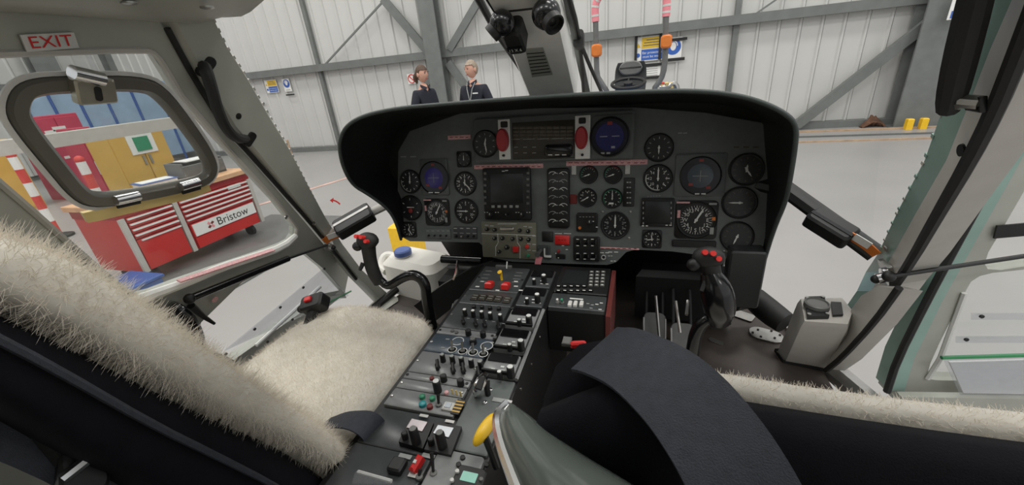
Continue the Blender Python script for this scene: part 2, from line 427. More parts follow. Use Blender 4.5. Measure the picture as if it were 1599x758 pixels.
# ---------------------------------------------------------------- wall signs
def wsign(name, px, py, w, h, label, cat, material='paper', off=.05, th=.006):
    p = on_wall(px, py, off); M = TR(p, x=WX, z=-WN); e = empty(name, M, label, cat)
    b = MB(); b.box((0, 0, 0), (w, h, th)); b.build('backing_board', material, e, None); return e
def sub(e, name, material, w, h, x, y, z=.006, r=None):
    b = MB()
    if r: b.prism(circ(r, 20, x, y), 0, z)
    else: b.box((x, y, z / 2), (w, h, z))
    return b.build(name, material, e, None)
def magnets(px, py, w, h, label, ang=0):
    p = on_wall(px, py, .075); b = MB(); b.box((0, 0, 0), (w, h, .02), TR(p, x=WX, z=-WN) @ Matrix.Rotation(ang, 4, 'Z'), .006)
    tag(b.build('fixing_strip', 'black_rubber', smooth=None), label, 'strip', 'dark sign fixing strips on the front wall')
def safety_sign(px, py, s, label):
    e = wsign('safety_sign', px, py, .62 * s, .50 * s, label, 'sign')
    sub(e, 'yellow_field', 'yellow_print', .46 * s, .22 * s, .06 * s, .12 * s); sub(e, 'blue_field', 'blue_print', .46 * s, .22 * s, .06 * s, -.12 * s)
    b = MB(); b.prism([(-.29 * s, .04 * s), (-.19 * s, .04 * s), (-.24 * s, .13 * s)], 0, .007); b.build('warning_triangle', 'yellow_print', e, None)
    sub(e, 'mandatory_disc', 'blue_print', 0, 0, -.24 * s, -.12 * s, .007, r=.045 * s)
    b = MB(); b.text('Ear protectors', .07 * s, Matrix.Translation((.06 * s, -.08 * s, .006))); b.text('must be worn', .07 * s, Matrix.Translation((.06 * s, -.16 * s, .006))); b.build('lettering', 'print_white', e, None)
    b = MB(); [b.box((.06 * s, (.18 - .055 * k) * s, .007), ((.26, .36, .38)[k] * s, .018 * s, .002)) for k in range(3)]; b.build('text_rows', 'tug_grey', e, None)
def disc_sign(px, py, s, label):
    e = wsign('mandatory_sign', px, py, .36 * s, .50 * s, label, 'sign')
    sub(e, 'blue_disc', 'blue_print', 0, 0, 0, .06 * s, .006, r=.16 * s)
    b = MB(); b.ball((0, .07 * s, .006), .06 * s, .085 * s, .004); b.build('head_symbol', 'paper', e)
    b = MB(); b.tube([(.085 * s * math.cos(t), .075 * s + .10 * s * math.sin(t), .009) for t in [R(a) for a in range(0, 181, 20)]], .012 * s, 6); b.build('ear_defender_symbol', 'paper', e)
    sub(e, 'caption_bar', 'print_dim', .22 * s, .03 * s, 0, -.19 * s)
safety_sign(424, 135, .62, 'yellow and blue safety notice on the wall beside the left door post')
disc_sign(448, 133, .62, 'white sign with blue disc beside the notice near the left door post')
safety_sign(1014, 76, .88, 'yellow and blue ear protection notice behind the tug')
disc_sign(1051, 78, .88, 'white sign with round blue ear defender symbol behind the tug')
for a_ in ((453, 148, .26, .035, 'dark strip under the round sign near the left door post'), (406, 162, .28, .045, 'upper dark strip left of the slim post'), (411, 177, .30, .045, 'lower dark strip left of the slim post'),
           (1020, 101, .40, .055, 'dark strip above the paper notice by the tug seat'), (1018, 121, .36, .055, 'dark strip below the paper notice by the tug seat'),
           (1054, 62, .44, .05, 'dark strip above the round ear defender sign'), (1052, 93, .40, .055, 'dark strip below the round ear defender sign')): magnets(*a_)
magnets(993, 76, .05, .50, 'upright dark strip at the outer edge of the ear protection notice'); magnets(1031, 73, .05, .46, 'upright dark strip between the two tug signs')
e = wsign('paper_notice', 1017, 111, .34, .30, 'white paper notice on the wall beside the tug seat', 'notice')
for k in range(5): sub(e, 'text_line', 'print_dim', .24, .012, 0, .08 - .04 * k, .004)
e = wsign('prohibition_sign', 643, 123, .22, .22, 'small round red and white no entry symbol behind the woman', 'sign', off=.05);
b = MB(); b.tube([(.09 * math.cos(2 * math.pi * k / 20), .09 * math.sin(2 * math.pi * k / 20), .006) for k in range(21)], .011, 6); b.build('red_ring', 'tape_red', e)
b = MB(); b.box((0, 0, .008), (.17, .022, .006), Matrix.Rotation(R(-45), 4, 'Z')); b.build('red_bar', 'tape_red', e)
p = on_wall(1501, 9, .6); M = TR(p, x=WX, z=-WN); e = empty('blue_sign', M, 'small white and blue sign on the column at the wall end', 'sign')
b = MB(); b.box((0, 0, 0), (.26, .36, .01)); b.build('backing_board', 'paper', e, None); sub(e, 'blue_disc', 'blue_print', 0, 0, 0, .07, .012, r=.085); sub(e, 'blue_field', 'blue_print', .2, .1, 0, -.11, .012)
# grey pole with cap by the wall left of the hood
b = MB(); p = on_z(456, 244, 0); b.cyl(p, p + Vector((0, 0, .42)), .03, 10); o = b.build('floor_stake', 'timber_kerb'); tag(o, 'short tan stake standing at the wall foot by the hood', 'stake')
# ---------------------------------------------------------------- left side of the hangar
def on_left(x, y, X): return on_x(x, y, X)
def cabinet(pxl, pxr, pyt, X, material, label, depth=.6, feet=False, doors=2):
    p = on_x(pxl, pyt, X); q = on_x(pxr, pyt - (pxr - pxl) * .1, X); h = (p.z + q.z) / 2
    y0, y1 = sorted((p.y, q.y)); wd = y1 - y0
    e = empty('storage_cabinet', TR((X, y0, 0), x=(0, 1, 0), z=(0, 0, 1)), label, 'cabinet', 'cabinets along the far side of the hangar')
    b = MB(); b.box((wd / 2, depth / 2, h / 2), (wd, depth, h), None, .01); b.build('body', material, e, None)
    for k in range(doors):
        w1 = wd / doors; b = MB(); b.box((w1 * (k + .5), -.012, h / 2), (w1 - .02, .02, h - .1), None, .004); d = b.build('door', material, e, None)
        b = MB(); b.box((w1 * (k + .5) + (w1 * .38 if k == 0 else -w1 * .38), -.035, h * .55), (.03, .03, .16)); b.build('handle', 'metal', d, None)
    return e, wd, h
E_, wd, h = cabinet(38, 118, 184, -10.5, 'magenta_red', 'tall dark red cabinet with white stickers seen through the left door')
for (x, z, w, hh) in ((.3, .8, .16, .1), (.5, .84, .2, .08), (.5, .5, .3, .05), (.8, .35, .18, .18), (1.05, .4, .22, .14)):
    b = MB(); b.box((min(x * wd, wd - .15), -.03, z * h), (w, .008, hh)); b.build('sticker', 'paper', E_, None)
E_, wd, h = cabinet(118, 139, 200, -9.4, 'magenta_red', 'lower dark red cabinet beside the blue cabinet', doors=1)
b = MB(); b.box((wd / 2, -.03, h * .45), (.2, .008, .25)); b.build('sticker', 'paper', E_, None)
E_, wd, h = cabinet(141, 151, 205, -8.9, 'blue', 'narrow blue cabinet between the red and the yellow cabinets', depth=.3, doors=1)
for z in (.55, .75):
    b = MB(); b.box((wd / 2, -.03, h * z), (.2, .008, .2)); b.build('sticker', 'paper', E_, None)
E_, wd, h = cabinet(160, 248, 205, -8.3, 'yellow_dull', 'yellow cabinet with a green first aid sign', doors=2)
b = MB(); b.box((wd * .52, -.035, h * .78), (.42, .02, .34)); b.build('sign_plate', 'paper', E_, None)
b = MB(); b.box((wd * .52, -.05, h * .78), (.24, .02, .24)); b.build('green_cross_field', 'green_lamp', E_, None)
E_, wd, h = cabinet(-60, 12, 225, -10.5, 'yellow_dull', 'yellow cabinet behind the red and white barrier post', doors=1)
# blue fabric screen, barrier beam, columns along the left
def box_thing(name, pts, material, label, cat, th=.1, group=None):
    b = MB(); b.plate(pts, [], th, (-1, 0, 0)); o = b.build(name, material, None, None); tag(o, label, cat, group); return o
X = -12.4
e = empty('fabric_screen', (X, 0, 0), 'pale blue fabric screen on a frame behind the cabinets', 'screen')
for k in range(6):
    a_ = on_x(30 + k * 42, 152 - k * 5, X); c_ = on_x(30 + (k + 1) * 42, 147 - k * 5, X)
    b = MB(); y0, y1 = sorted((a_.y, c_.y)); b.box((0, (y0 + y1) / 2, a_.z / 2 + .1), (.03, y1 - y0 - .03, a_.z - .2), None, .004); b.build('fabric_panel', 'blue_pale', e, None)
    b = MB(); b.cyl((.03, y0, 0), (.03, y0, a_.z + .05), .03, 8); b.build('frame_post', 'blue', e)
X = -6.6; a_ = on_x(0, 243, X); c_ = on_x(268, 184, X); zb = (a_.z + c_.z) / 2
e = empty('barrier_rail', (X, 0, 0), 'pale grey horizontal barrier beam in front of the cabinets', 'barrier')
b = MB(); b.box((0, (a_.y + c_.y) / 2, zb), (.08, abs(a_.y - c_.y) + 2.5, .17), None, .01); b.build('beam', 'airframe_pale', e, None)
for yy in (a_.y - 1.1, c_.y + 1.1):
    b = MB(); b.box((-.05, yy, zb / 2), (.08, .08, zb)); b.build('post', 'airframe_pale', e, None)
for px, lab in ((175, 'grey steel column on the far left wall seen above the storm window'), (60, 'grey steel column on the far left wall near the exit sign')):
    p = on_x(px, 100, -14.6); p.z = 0; hcolumn(p, lab, nrm=(-1, 0, 0), fw=.5, dp=.3)
b = MB(); b.box((-14.9, 2, 2.3), (.12, 13, .14)); struct(b.build('wall_rail', 'steel_grey', smooth=None), 'grey steel rail along the far left wall', 'rail')
# barrier posts with red and white bands
def barrier_post(px, py, X, label):
    p = on_x(px, py, X); h = p.z; e = empty('barrier_post', (p.x, p.y, 0), label, 'post', 'red and white barrier posts')
    b = MB(); b.lathe([(.16, 0), (.16, .03), (.05, .06), (.03, .07)], None, 14); b.build('base', 'black_rubber', e)
    n = 6
    for k in range(n):
        b = MB(); b.cyl((0, 0, .06 + k * (h - .06) / n), (0, 0, .06 + (k + 1) * (h - .06) / n), .045, 10); b.build('band', 'paper' if k % 2 else 'tape_red', e)
    b = MB(); b.ball((0, 0, h), .05); b.build('cap', 'tape_red', e)
barrier_post(17, 243, -7.5, 'red and white banded post seen left of the storm window')
barrier_post(124, 250, -6.0, 'red and white banded post behind the tool chest')
# ---------------------------------------------------------------- tool chest
XC = -4.2
pl = on_x(180, 338, XC); pm = on_x(272, 322, XC); pr_ = on_x(388, 284, XC); pb = on_x(228, 433, XC)
y0, y1 = pl.y, pr_.y; zt = (pl.z + pr_.z) / 2; zb = max(.14, pb.z); W_ = y1 - y0; H_ = zt - zb; DP = .62; ym = (pm.y - y0)
e = empty('tool_chest', TR((XC, y0, 0), x=(0, 1, 0), z=(0, 0, 1)), 'red roller tool chest with wooden top and rows of drawers', 'tool chest')
b = MB(); b.box((W_ / 2, DP / 2 + .01, (zb + zt) / 2), (W_, DP, H_), None, .006); b.build('body', 'tool_red', e, None)
b = MB(); b.box((W_ / 2, DP / 2, zt + .10), (W_ + .06, DP + .1, .05), None, .006); b.build('wooden_top', 'wood_top', e, None)
b = MB(); b.box((W_ / 2, DP / 2, zt + .037), (W_ + .02, DP + .02, .074)); b.build('top_rail', 'tool_red_dark', e, None)
for x in (.015, ym, W_ - .015):
    b = MB(); b.box((x, -.012, (zb + zt) / 2), (.045, .03, H_), None, .004); b.build('corner_post', 'airframe_pale', e, None)
def drawers(x0, x1, zs):
    for k in range(len(zs) - 1):
        za, zc = zs[k], zs[k + 1]; b = MB(); b.box(((x0 + x1) / 2, -.01, (za + zc) / 2), (x1 - x0, .03, abs(za - zc) - .012), None, .004)
        d = b.build('drawer', 'tool_red', e, None)
        b = MB(); b.box(((x0 + x1) / 2, -.035, max(za, zc) - .018), (x1 - x0 - .01, .022, .014)); b.build('pull_strip', 'print_white', d, None)
def zz(f): return zt - H_ * f
drawers(.05, ym - .035, [zz(t) for t in (.0, .10, .20, .30, .40)])
b = MB(); b.box(((.05 + ym - .035) / 2, -.008, zz(.70)), (ym - .085, .026, H_ * .56), None, .004); d = b.build('door', 'tool_red', e, None)
b = MB(); b.box(((.05 + ym) / 2, -.026, zz(.44)), (ym - .12, .02, .014)); b.build('pull_strip', 'print_white', d, None)
drawers(ym + .035, W_ - .05, [zz(t) for t in (.0, .09, .18, .27, .36, .46)])
xa, xb = ym + .05, W_ - .06
b = MB(); b.box(((xa + xb) / 2, -.012, zz(.62)), (xb - xa, .026, H_ * .26), None, .003); d = b.build('drawer', 'paint_red', e, None)
b = MB(); b.box(((xa + xb) / 2, -.03, zz(.62)), (xb - xa - .02, .012, H_ * .24)); d2 = b.build('name_plate', 'paper', e, None)
Tt = Matrix.Translation(((xa + xb) / 2 - .12, -.0375, zz(.62))) @ Matrix.Rotation(R(90), 4, 'X')
b = MB(); b.text('Bristow', .125, Tt, .0, 'LEFT'); b.build('lettering', 'black', d2, None)
for k in range(4):
    b = MB(); Tk = Tt @ Matrix.Translation((-.07, 0, 0)) @ Matrix.Rotation(R(90 * k + 45), 4, 'Z'); b.prism([(.010, -.011), (.042, -.018), (.042, .008), (.010, .011)], 0, .002, Tk); b.build('logo_blade', 'paint_pink' if k % 2 else 'dark_red', d2, None)
b = MB(); b.box(((xa + xb) / 2, -.01, zz(.87)), (xb - xa, .028, H_ * .22), None, .004); b.build('drawer', 'tool_red', e, None)
b = MB(); b.box((.25, -.034, zz(.04)), (.26, .004, .045)); b.build('badge', 'tool_red_dark', e, None)
b = MB(); b.box((W_ - .22, -.034, zz(.05)), (.16, .004, .04)); b.build('badge', 'print_white', e, None)
for x in (.12, W_ - .12):
    for y in (.1, DP - .1):
        b = MB(); b.cyl((x - .02, y, .065), (x + .02, y, .065), .065, 14); b.build('caster', 'black_rubber', e)
        b = MB(); b.box((x, y, (.13 + zb) / 2 + .005), (.06, .07, max(zb - .13, .02))); b.build('caster_bracket', 'metal', e, None)
ZT = zt + .127
# second chest piece left, things on the chest
def on_top(px, py): return on_z(px, py, ZT)
p = on_top(238, 250); p.x = max(-4.62, min(-4.36, p.x)); p.y = max(y0 + .25, min(y1 - .7, p.y)); M = TR(p, x=(.25, 1, 0))
e = empty('ring_binder', M, 'blue ring binder with white pages lying open on the tool chest', 'binder')
for z, w, mt, nm in ((.004, .34, 'blue', 'back_cover'), (.030, .315, 'paper', 'page_stack'), (.054, .34, 'blue', 'front_cover')):
    b = MB(); b.box((0, 0, z), (w, .28 if nm != 'page_stack' else .26, .006 if nm != 'page_stack' else .042), None, .001); b.build(nm, mt, e, None)
b = MB(); b.box((0, 0, .060), (.28, .2, .004)); b.build('cover_sheet', 'paper', e, None)
p = on_top(283, 243); p.x = -4.38; p.y = min(p.y, y1 - .45); M = TR(p + Vector((-.16, .16, 0)), x=(.1, 1, 0))
e = empty('document_tray', M, 'dark grey document tray with paper standing on the tool chest', 'tray')
b = MB(); b.box((0, 0, .01), (.44, .32, .02)); b.build('base', 'tug_grey', e, None)
for (c, d_) in (((-.21, 0, .09), (.02, .30, .18)), ((.21, 0, .09), (.02, .30, .18)), ((0, .15, .09), (.44, .02, .18)), ((0, -.15, .075), (.44, .02, .15))):
    b = MB(); b.box(c, d_, None, .004); b.build('side', 'tug_grey', e, None)
b = MB(); b.box((0, 0, .185), (.28, .24, .01)); b.build('paper_sheet', 'paper', e, None)
# blue crate and white board left of the chest
p = on_z(120, 405, 0); b = MB(); e = empty('blue_crate', (-4.0, y0 - .25, 0), 'blue crate on the floor beside the red tool chest', 'crate')
b.box((0, 0, .10), (.4, .3, .17), None, .02); b.build('body', 'blue', e, None); b = MB(); b.box((0, 0, .195), (.44, .34, .03), None, .01); b.build('rim', 'blue', e, None)
b = MB(); b.box((-5.0, y0 - .45, .45), (.05, .5, .9), None, .01); tag(b.build('white_board', 'paper', smooth=None), 'white board leaning behind the red tool chest', 'board')
b = MB(); b.box((-3.95, (y0 + y1) / 2 + .1, .006), (1.5, y1 - y0 + .9, .012)); tag(b.build('shade_sheet', 'tug_grey', smooth=None), 'dark grey sheet standing in for shade on the hangar floor under the tool chest', 'shade sheet')  # dark sheet stands in for the shade on the floor under the chest
e = empty('side_cabinet', TR((-4.35, y0 - 1.15, 0), x=(0, 1, 0)), 'low red side cabinet at the far end of the tool chest', 'cabinet')
# the side cabinet's pieces
b = MB(); b.box((.25, .3, .42), (.5, .55, .80), None, .01); b.build('body', 'tool_red', e, None)
b = MB(); b.box((.25, .3, .84), (.54, .6, .04), None, .01); b.build('top', 'tug_grey', e, None)
b = MB(); b.box((.25, .012, .5), (.44, .02, .5), None, .004); b.build('door', 'tool_red', e, None)
# ---------------------------------------------------------------- people
def skin_verts(pts, edges, rad):
    me = bpy.data.meshes.new('figure'); me.from_pydata(pts, edges, []); ob = bpy.data.objects.new('figure', me); COL.objects.link(ob)
    md = ob.modifiers.new('skin', 'SKIN'); md.use_smooth_shade = True
    for i, sv in enumerate(me.skin_vertices[0].data):
        r = rad[i]; sv.radius = r if isinstance(r, tuple) else (r, r); sv.use_root = (i == 0)
    sb = ob.modifiers.new('sub', 'SUBSURF'); sb.levels = 2; sb.render_levels = 2
    dg = bpy.context.evaluated_depsgraph_get(); m2 = bpy.data.meshes.new_from_object(ob.evaluated_get(dg))
    vs = [v.co.copy() for v in m2.vertices]; fs = [tuple(p.vertices) for p in m2.polygons]
    bpy.data.objects.remove(ob); bpy.data.meshes.remove(me); bpy.data.meshes.remove(m2)
    return vs, fs
def head_pts(k=1.0, n=20, zmin=-1.0, front=1.0):
    rows = []
    for i in range(15):
        t = math.pi * (i + .001) / 14.002; row = []
        for j in range(n):
            a = 2 * math.pi * j / n; x = math.sin(t) * math.sin(a); y = -math.sin(t) * math.cos(a); z = math.cos(t)
            jaw = 1 - .28 * max(0, -z) ** 1.2
            X_ = .076 * x * jaw; Y_ = .098 * y * (jaw if y > 0 else 1 - .05 * max(0, -z)); Z_ = .118 * z
            if y < -.85 and abs(x) < .3 and -.35 < z < .12: Y_ -= .016 * (1 - abs(x) / .3) * (1 - abs(z + .15) / .3 if abs(z + .15) < .3 else 0)
            row.append(Vector((X_ * k, Y_ * k, Z_ * k)))
        rows.append(row)
    return rows
def person(loc, rz, H, shirt, trous, hairmat, arms, female, turn, label):
    s = H / 1.8
    e = empty('person', Matrix.Translation(Vector(loc)) @ Matrix.Rotation(rz, 4, 'Z') @ Matrix.Scale(s, 4), label, 'person')
    sw = .155 if female else .18
    P = [(0, 0, .96), (0, 0, 1.12), (0, -.01, 1.32), (0, 0, 1.47), (0, -.01, 1.56)]
    E2 = [(0, 1), (1, 2), (2, 3), (3, 4)]; Rd = [(.135, .105), (.13, .10), (.15, .105), (.075, .07), .055]
    for sg in (-1, 1):
        b0 = len(P)
        el, wr = arms
        P += [(sg * sw, .0, 1.43), (sg * el[0], el[1], el[2]), (sg * wr[0], wr[1], wr[2])]; Rd += [.062, .045, .030]
        E2 += [(2, b0), (b0, b0 + 1), (b0 + 1, b0 + 2)]
        b0 = len(P); P += [(sg * .09, 0, .88), (sg * .10, -.01, .5), (sg * .105, .02, .09), (sg * .11, -.13, .04)]; Rd += [.085, .058, .042, .035]
        E2 += [(0, b0), (b0, b0 + 1), (b0 + 1, b0 + 2), (b0 + 2, b0 + 3)]
    body = MB(); body.add(*skin_verts(P, E2, Rd))
    Th = Matrix.Translation((0, -.015, 1.675)) @ Matrix.Rotation(turn, 4, 'Z') @ Matrix.Rotation(R(4), 4, 'X')
    body.grid(head_pts(), True, Th)
    for sg in (-1, 1):
        body.ball((sg * .076, .01, -.01), .012, .022, .032, 8, Th)
    for sg in (-1, 1):   # hands with palm and five fingers
        w = Vector((sg * arms[1][0], arms[1][1], arms[1][2])); dirv = Vector((-sg * .55, -.35, -.55)).normalized() if arms[1][0] < .12 else Vector((0, -.2, -1)).normalized()
        side = dirv.cross(Vector((0, -1, .3))).normalized()
        body.tube([w - dirv * .02, w + dirv * .04, w + dirv * .09], [.027, .036, .034], 8, flat=.5, up=side)
        for k in range(4):
            o_ = w + dirv * .085 + side * (k - 1.5) * .017
            body.tube([o_, o_ + dirv * .035, o_ + dirv * .06 + Vector((0, .012, -.012))], [.009, .0085, .007], 6)
        o_ = w + dirv * .03 + side * -.03; body.tube([o_, o_ + dirv * .03 - side * .025, o_ + dirv * .055 - side * .03], [.011, .010, .008], 6)
    body.build('body', 'skin', e, 60)
    for sg in (-1, 1):
        b = MB(); b.ball((sg * .03, -.088, .012), .010, .006, .007, 8, Th); b.build('eye', 'eye', e)
        b = MB(); b.box((sg * .03, -.094, .032), (.034, .008, .007), Th); b.build('eyebrow', hairmat, e, None)
    b = MB(); b.box((0, -.092, -.062), (.042, .008, .008), Th, .002); b.build('mouth', 'ball_red', e, None)
    # shirt
    P2 = [(0, 0, .98), (0, 0, 1.14), (0, -.01, 1.33), (0, .0, 1.455), (0, .002, 1.50)]; R2 = [(.155, .122), (.15, .118), (.172, .125), (.10, .085), (.062, .06)]
    E3 = [(0, 1), (1, 2), (2, 3), (3, 4)]
    for sg in (-1, 1):
        b0 = len(P2); el, wr = arms; wr2 = [wr[i] * .88 + el[i] * .12 for i in range(3)]
        P2 += [(sg * sw, .0, 1.405), (sg * el[0], el[1], el[2]), (sg * wr2[0], wr2[1], wr2[2])]; R2 += [.078, .060, .044]
        E3 += [(2, b0), (b0, b0 + 1), (b0 + 1, b0 + 2)]
    b = MB(); b.add(*skin_verts(P2, E3, R2)); sh = b.build('polo_shirt', shirt, e, 60)
    b = MB()
    for sg in (-1, 1): b.plate([(sg * .065, -.01, 1.535), (sg * .008, -.085, 1.49), (sg * .05, -.095, 1.45), (sg * .085, -.03, 1.50)], [], .006, (0, -1, .3))
    b.build('collar', shirt, sh, None)
    P3 = [(0, 0, 1.0), (0, 0, .93)]; R3 = [(.15, .118), (.15, .12)]; E4 = [(0, 1)]
    for sg in (-1, 1):
        b0 = len(P3); P3 += [(sg * .095, 0, .85), (sg * .10, -.01, .5), (sg * .105, .02, .07)]; R3 += [.098, .075, .06]; E4 += [(1, b0), (b0, b0 + 1), (b0 + 1, b0 + 2)]
    b = MB(); b.add(*skin_verts(P3, E4, R3)); b.build('trousers', trous, e, 60)
    for sg in (-1, 1):
        b = MB(); b.tube([(sg * .105, .07, .04), (sg * .107, -.03, .05), (sg * .11, -.12, .04), (sg * .11, -.18, .03)], [.035, .045, .042, .028], 10, smooth=1); b.build('shoe', 'black', e)
    # hair: cap above the hairline
    hr = head_pts(1.07); b = MB(); n = 20; rows = []
    for i, row in enumerate(hr):
        rr_ = []
        for j, p_ in enumerate(row):
            a = 2 * math.pi * j / n; fr = math.cos(a)       # 1 at face
            lim = (.062 if not female else .055) if fr > .3 else (-.03 if fr > -.2 else (-.075 if not female else -.09))
            q_ = p_.copy(); q_.z = max(q_.z, lim); q_.y += .004
            rr_.append(q_)
        rows.append(rr_)
    b.grid(rows[:11], True, Th); h_ = b.build('hair', hairmat, e, 60)
    if female:
        b = MB(); b.tube([(0, .09, .0), (0, .125, -.03), (0, .135, -.08), (0, .11, -.13)], [.03, .042, .036, .012], 10, smooth=1)
        b.v = [Th @ v for v in b.v]; b.build('ponytail', hairmat, h_)
    return e
pm_ = on_y(735, 93, 5.6); Hm = pm_.z
man = person((pm_.x, 5.6, 0), R(-14), Hm, 'navy_cloth', 'dark_trouser', 'hair_grey', ((.27, .03, 1.15), (.075, -.21, 1.04)), False, R(-18), 'man in a dark polo shirt with lanyard, hands clasped, looking at the woman')
lan = MB(); lan.tube([(-.07, -.06, 1.5), (-.045, -.115, 1.42), (-.01, -.135, 1.28), (-.01, -.14, 1.2)], .006, 6); lan.tube([(.07, -.06, 1.5), (.045, -.115, 1.42), (.01, -.135, 1.28), (0, -.14, 1.2)], .006, 6); lan.build('lanyard', 'print_dim', man)
b = MB(); b.box((-.005, -.148, 1.16), (.075, .006, .095), None, .001); b.build('badge', 'paper', man, None)
b = MB(); b.box((.1, -.128, 1.36), (.09, .006, .016)); b.build('chest_logo', 'print_white', man, None)
pw_ = on_y(655, 101, 5.5)
person((pw_.x, 5.5, 0), R(72), pw_.z, 'navy_cloth', 'trouser', 'hair_brown', ((.24, .03, 1.14), (.10, -.20, 1.03)), True, R(4), 'woman in a dark polo shirt with brown ponytail, facing the man')
# ---------------------------------------------------------------- tow tractor
YT = 5.0
def ty(x, y, dy=0): return on_y(x, y, YT + dy)
sc_ = ty(983, 118); gl = ty(983, 140)
e = empty('tow_tractor', (sc_.x, YT, 0), 'blue tow tractor with black seat and padded grey roll bars in front of the nose', 'tractor')
def L(v): return v - Vector((sc_.x, YT, 0))
zs_ = L(ty(983, 136)).z
b = MB(); b.prism(rrect(1.0, 1.5, .12, 4), .25, zs_ - .22, Matrix.Translation((0, .2, 0)), .04); b.build('chassis', 'tug_blue', e)
b = MB(); b.prism(rrect(.55, .4, .1, 4), zs_ - .30, zs_ - .075, Matrix.Translation((0, -.28, 0)), .04); b.build('bonnet', 'tug_blue', e)
for sx in (-1, 1):
    for yy in (-.3, .75):
        b = MB(); b.lathe([(.12, -.09), (.26, -.09), (.29, -.05), (.29, .05), (.26, .09), (.12, .09)], TR((sx * .5, yy, .29), z=(1, 0, 0)), 20); wh = b.build('wheel', 'black_rubber', e)
        b = MB(); b.lathe([(.02, -.095), (.12, -.095), (.12, .095), (.02, .095)], TR((sx * .5, yy, .29), z=(1, 0, 0)), 14); b.build('hub', 'tug_blue', wh)
zt_ = L(ty(983, 98)).z; hw = (ty(1009, 118).x - ty(957, 118).x) / 2
# seat back: rounded shell with inset pad
def seat_back(nm, mt, k, y_off, par):
    b = MB(); rows = []
    for i in range(9):
        t = i / 8; z = zs_ - .12 + (zt_ - zs_ + .12) * t; w = hw * k * (.95 + .08 * math.sin(math.pi * t) - .30 * max(0, t - .75) ** 2 * 16 * .35)
        rows.append([Vector((w * (-1 + 2 * j / 10), y_off - .05 * (abs(-1 + 2 * j / 10)) ** 2 + .08 * t, z if t < 1 else z)) for j in range(11)])
    back = [[p + Vector((0, .07, 0)) for p in r] for r in rows]
    b.grid(rows); b.grid([r[::-1] for r in back]); 
    edge_f = rows[0] + [r[-1] for r in rows[1:-1]] + rows[-1][::-1] + [r[0] for r in rows[-2:0:-1]]
    edge_b = [p + Vector((0, .07, 0)) for p in edge_f]; b.grid([edge_f, edge_b], True)
    return b.build(nm, mt, par)
sb_ = seat_back('seat_back', 'tug_seat', 1.0, .42, e)
b = MB(); T_ = TR(L(ty(983, 110)) + Vector((0, .42, .01)), x=(1, 0, 0), z=(0, -1, .12)); b.prism(rrect(hw * 1.5, (zt_ - zs_) * .62, .09, 5), -.01, .03, T_, .012); b.build('back_pad', 'tug_grey', sb_)
b = MB(); b.prism(rrect(hw * 2, .45, .1, 4), zs_ - .16, zs_ - .06, Matrix.Translation((0, .28, 0)), .02); b.build('seat_cushion', 'tug_seat', e)
c_ = L(ty(981, 130)); Tw = TR(c_, x=(1, 0, 0), z=(0, -.25, 1)); wr_ = (ty(1005, 130).x - ty(954, 130).x) / 2
b = MB(); b.tube([Tw @ Vector((wr_ * math.cos(a), wr_ * math.sin(a), 0)) for a in [2 * math.pi * k / 28 for k in range(29)]], .019, 8); sw_ = b.build('steering_wheel', 'black', e)
for k in range(3):
    a = R(90 + 120 * k); b = MB(); b.tube([Tw @ Vector((0, 0, -.02)), Tw @ Vector((wr_ * math.cos(a), wr_ * math.sin(a), 0))], .012, 6); b.build('spoke', 'black', sw_)
b = MB(); b.cyl(Tw @ Vector((0, 0, -.03)), Tw @ Vector((0, 0, .01)), .05, 12); b.build('hub', 'black', sw_)
b = MB(); b.cyl(Tw @ Vector((0, 0, -.03)), Tw @ Vector((0, -.12, -.4)), .03, 10); b.build('steering_column', 'black', e)
def bar(pxs, tape):
    pts = [L(ty(*p)) for p in pxs]
    b = MB(); b.tube([Vector((pts[0].x, pts[0].y, .5))] + pts, .030, 10, smooth=1); rb = b.build('roll_bar', 'tug_grey', e)
    tp = [L(ty(*p)) for p in tape]; b = MB(); b.tube(tp, .040, 10, smooth=1); b.build('tape_wrap', 'paint_pink', rb)
    for k in range(len(tp)):
        t = (k + .5) / len(tp) * (len(tp) - 1); i = min(int(t), len(tp) - 2); q = tp[i].lerp(tp[i + 1], t - i); dd = (tp[i + 1] - tp[i]).normalized()
        b = MB(); b.cyl(q, q + dd * .02, .0425, 10); b.build('tape_band', 'label_white', rb)
    return rb
bar([(950, 146), (938, 128), (932, 118), (931, 80), (930, 33), (930, 8), (936, -8), (960, -20)], [(930, 34), (929, 15), (931, 2), (938, -8), (950, -16)])
bar([(1020, 140), (1032, 125), (1038, 105), (1039, 70), (1040, 25), (1041, 5), (1041, -20)], [(1040, 26), (1041, 10), (1041, -20)])
b = MB(); pa, pb_ = L(ty(960, -20)), L(ty(1041, -20)); b.tube([pa, pb_], .03, 10); b.build('roll_bar', 'tug_grey', e)
for px, py in ((932, 79), (1040, 65)):
    q = L(ty(px, py)) + Vector((0, -.03, 0)); b = MB(); b.prism(rrect(.11, .13, .03, 3), -.04, .05, TR(q, x=(1, 0, 0), z=(0, -1, 0)), .015); b.build('indicator_lamp', 'orange', e)
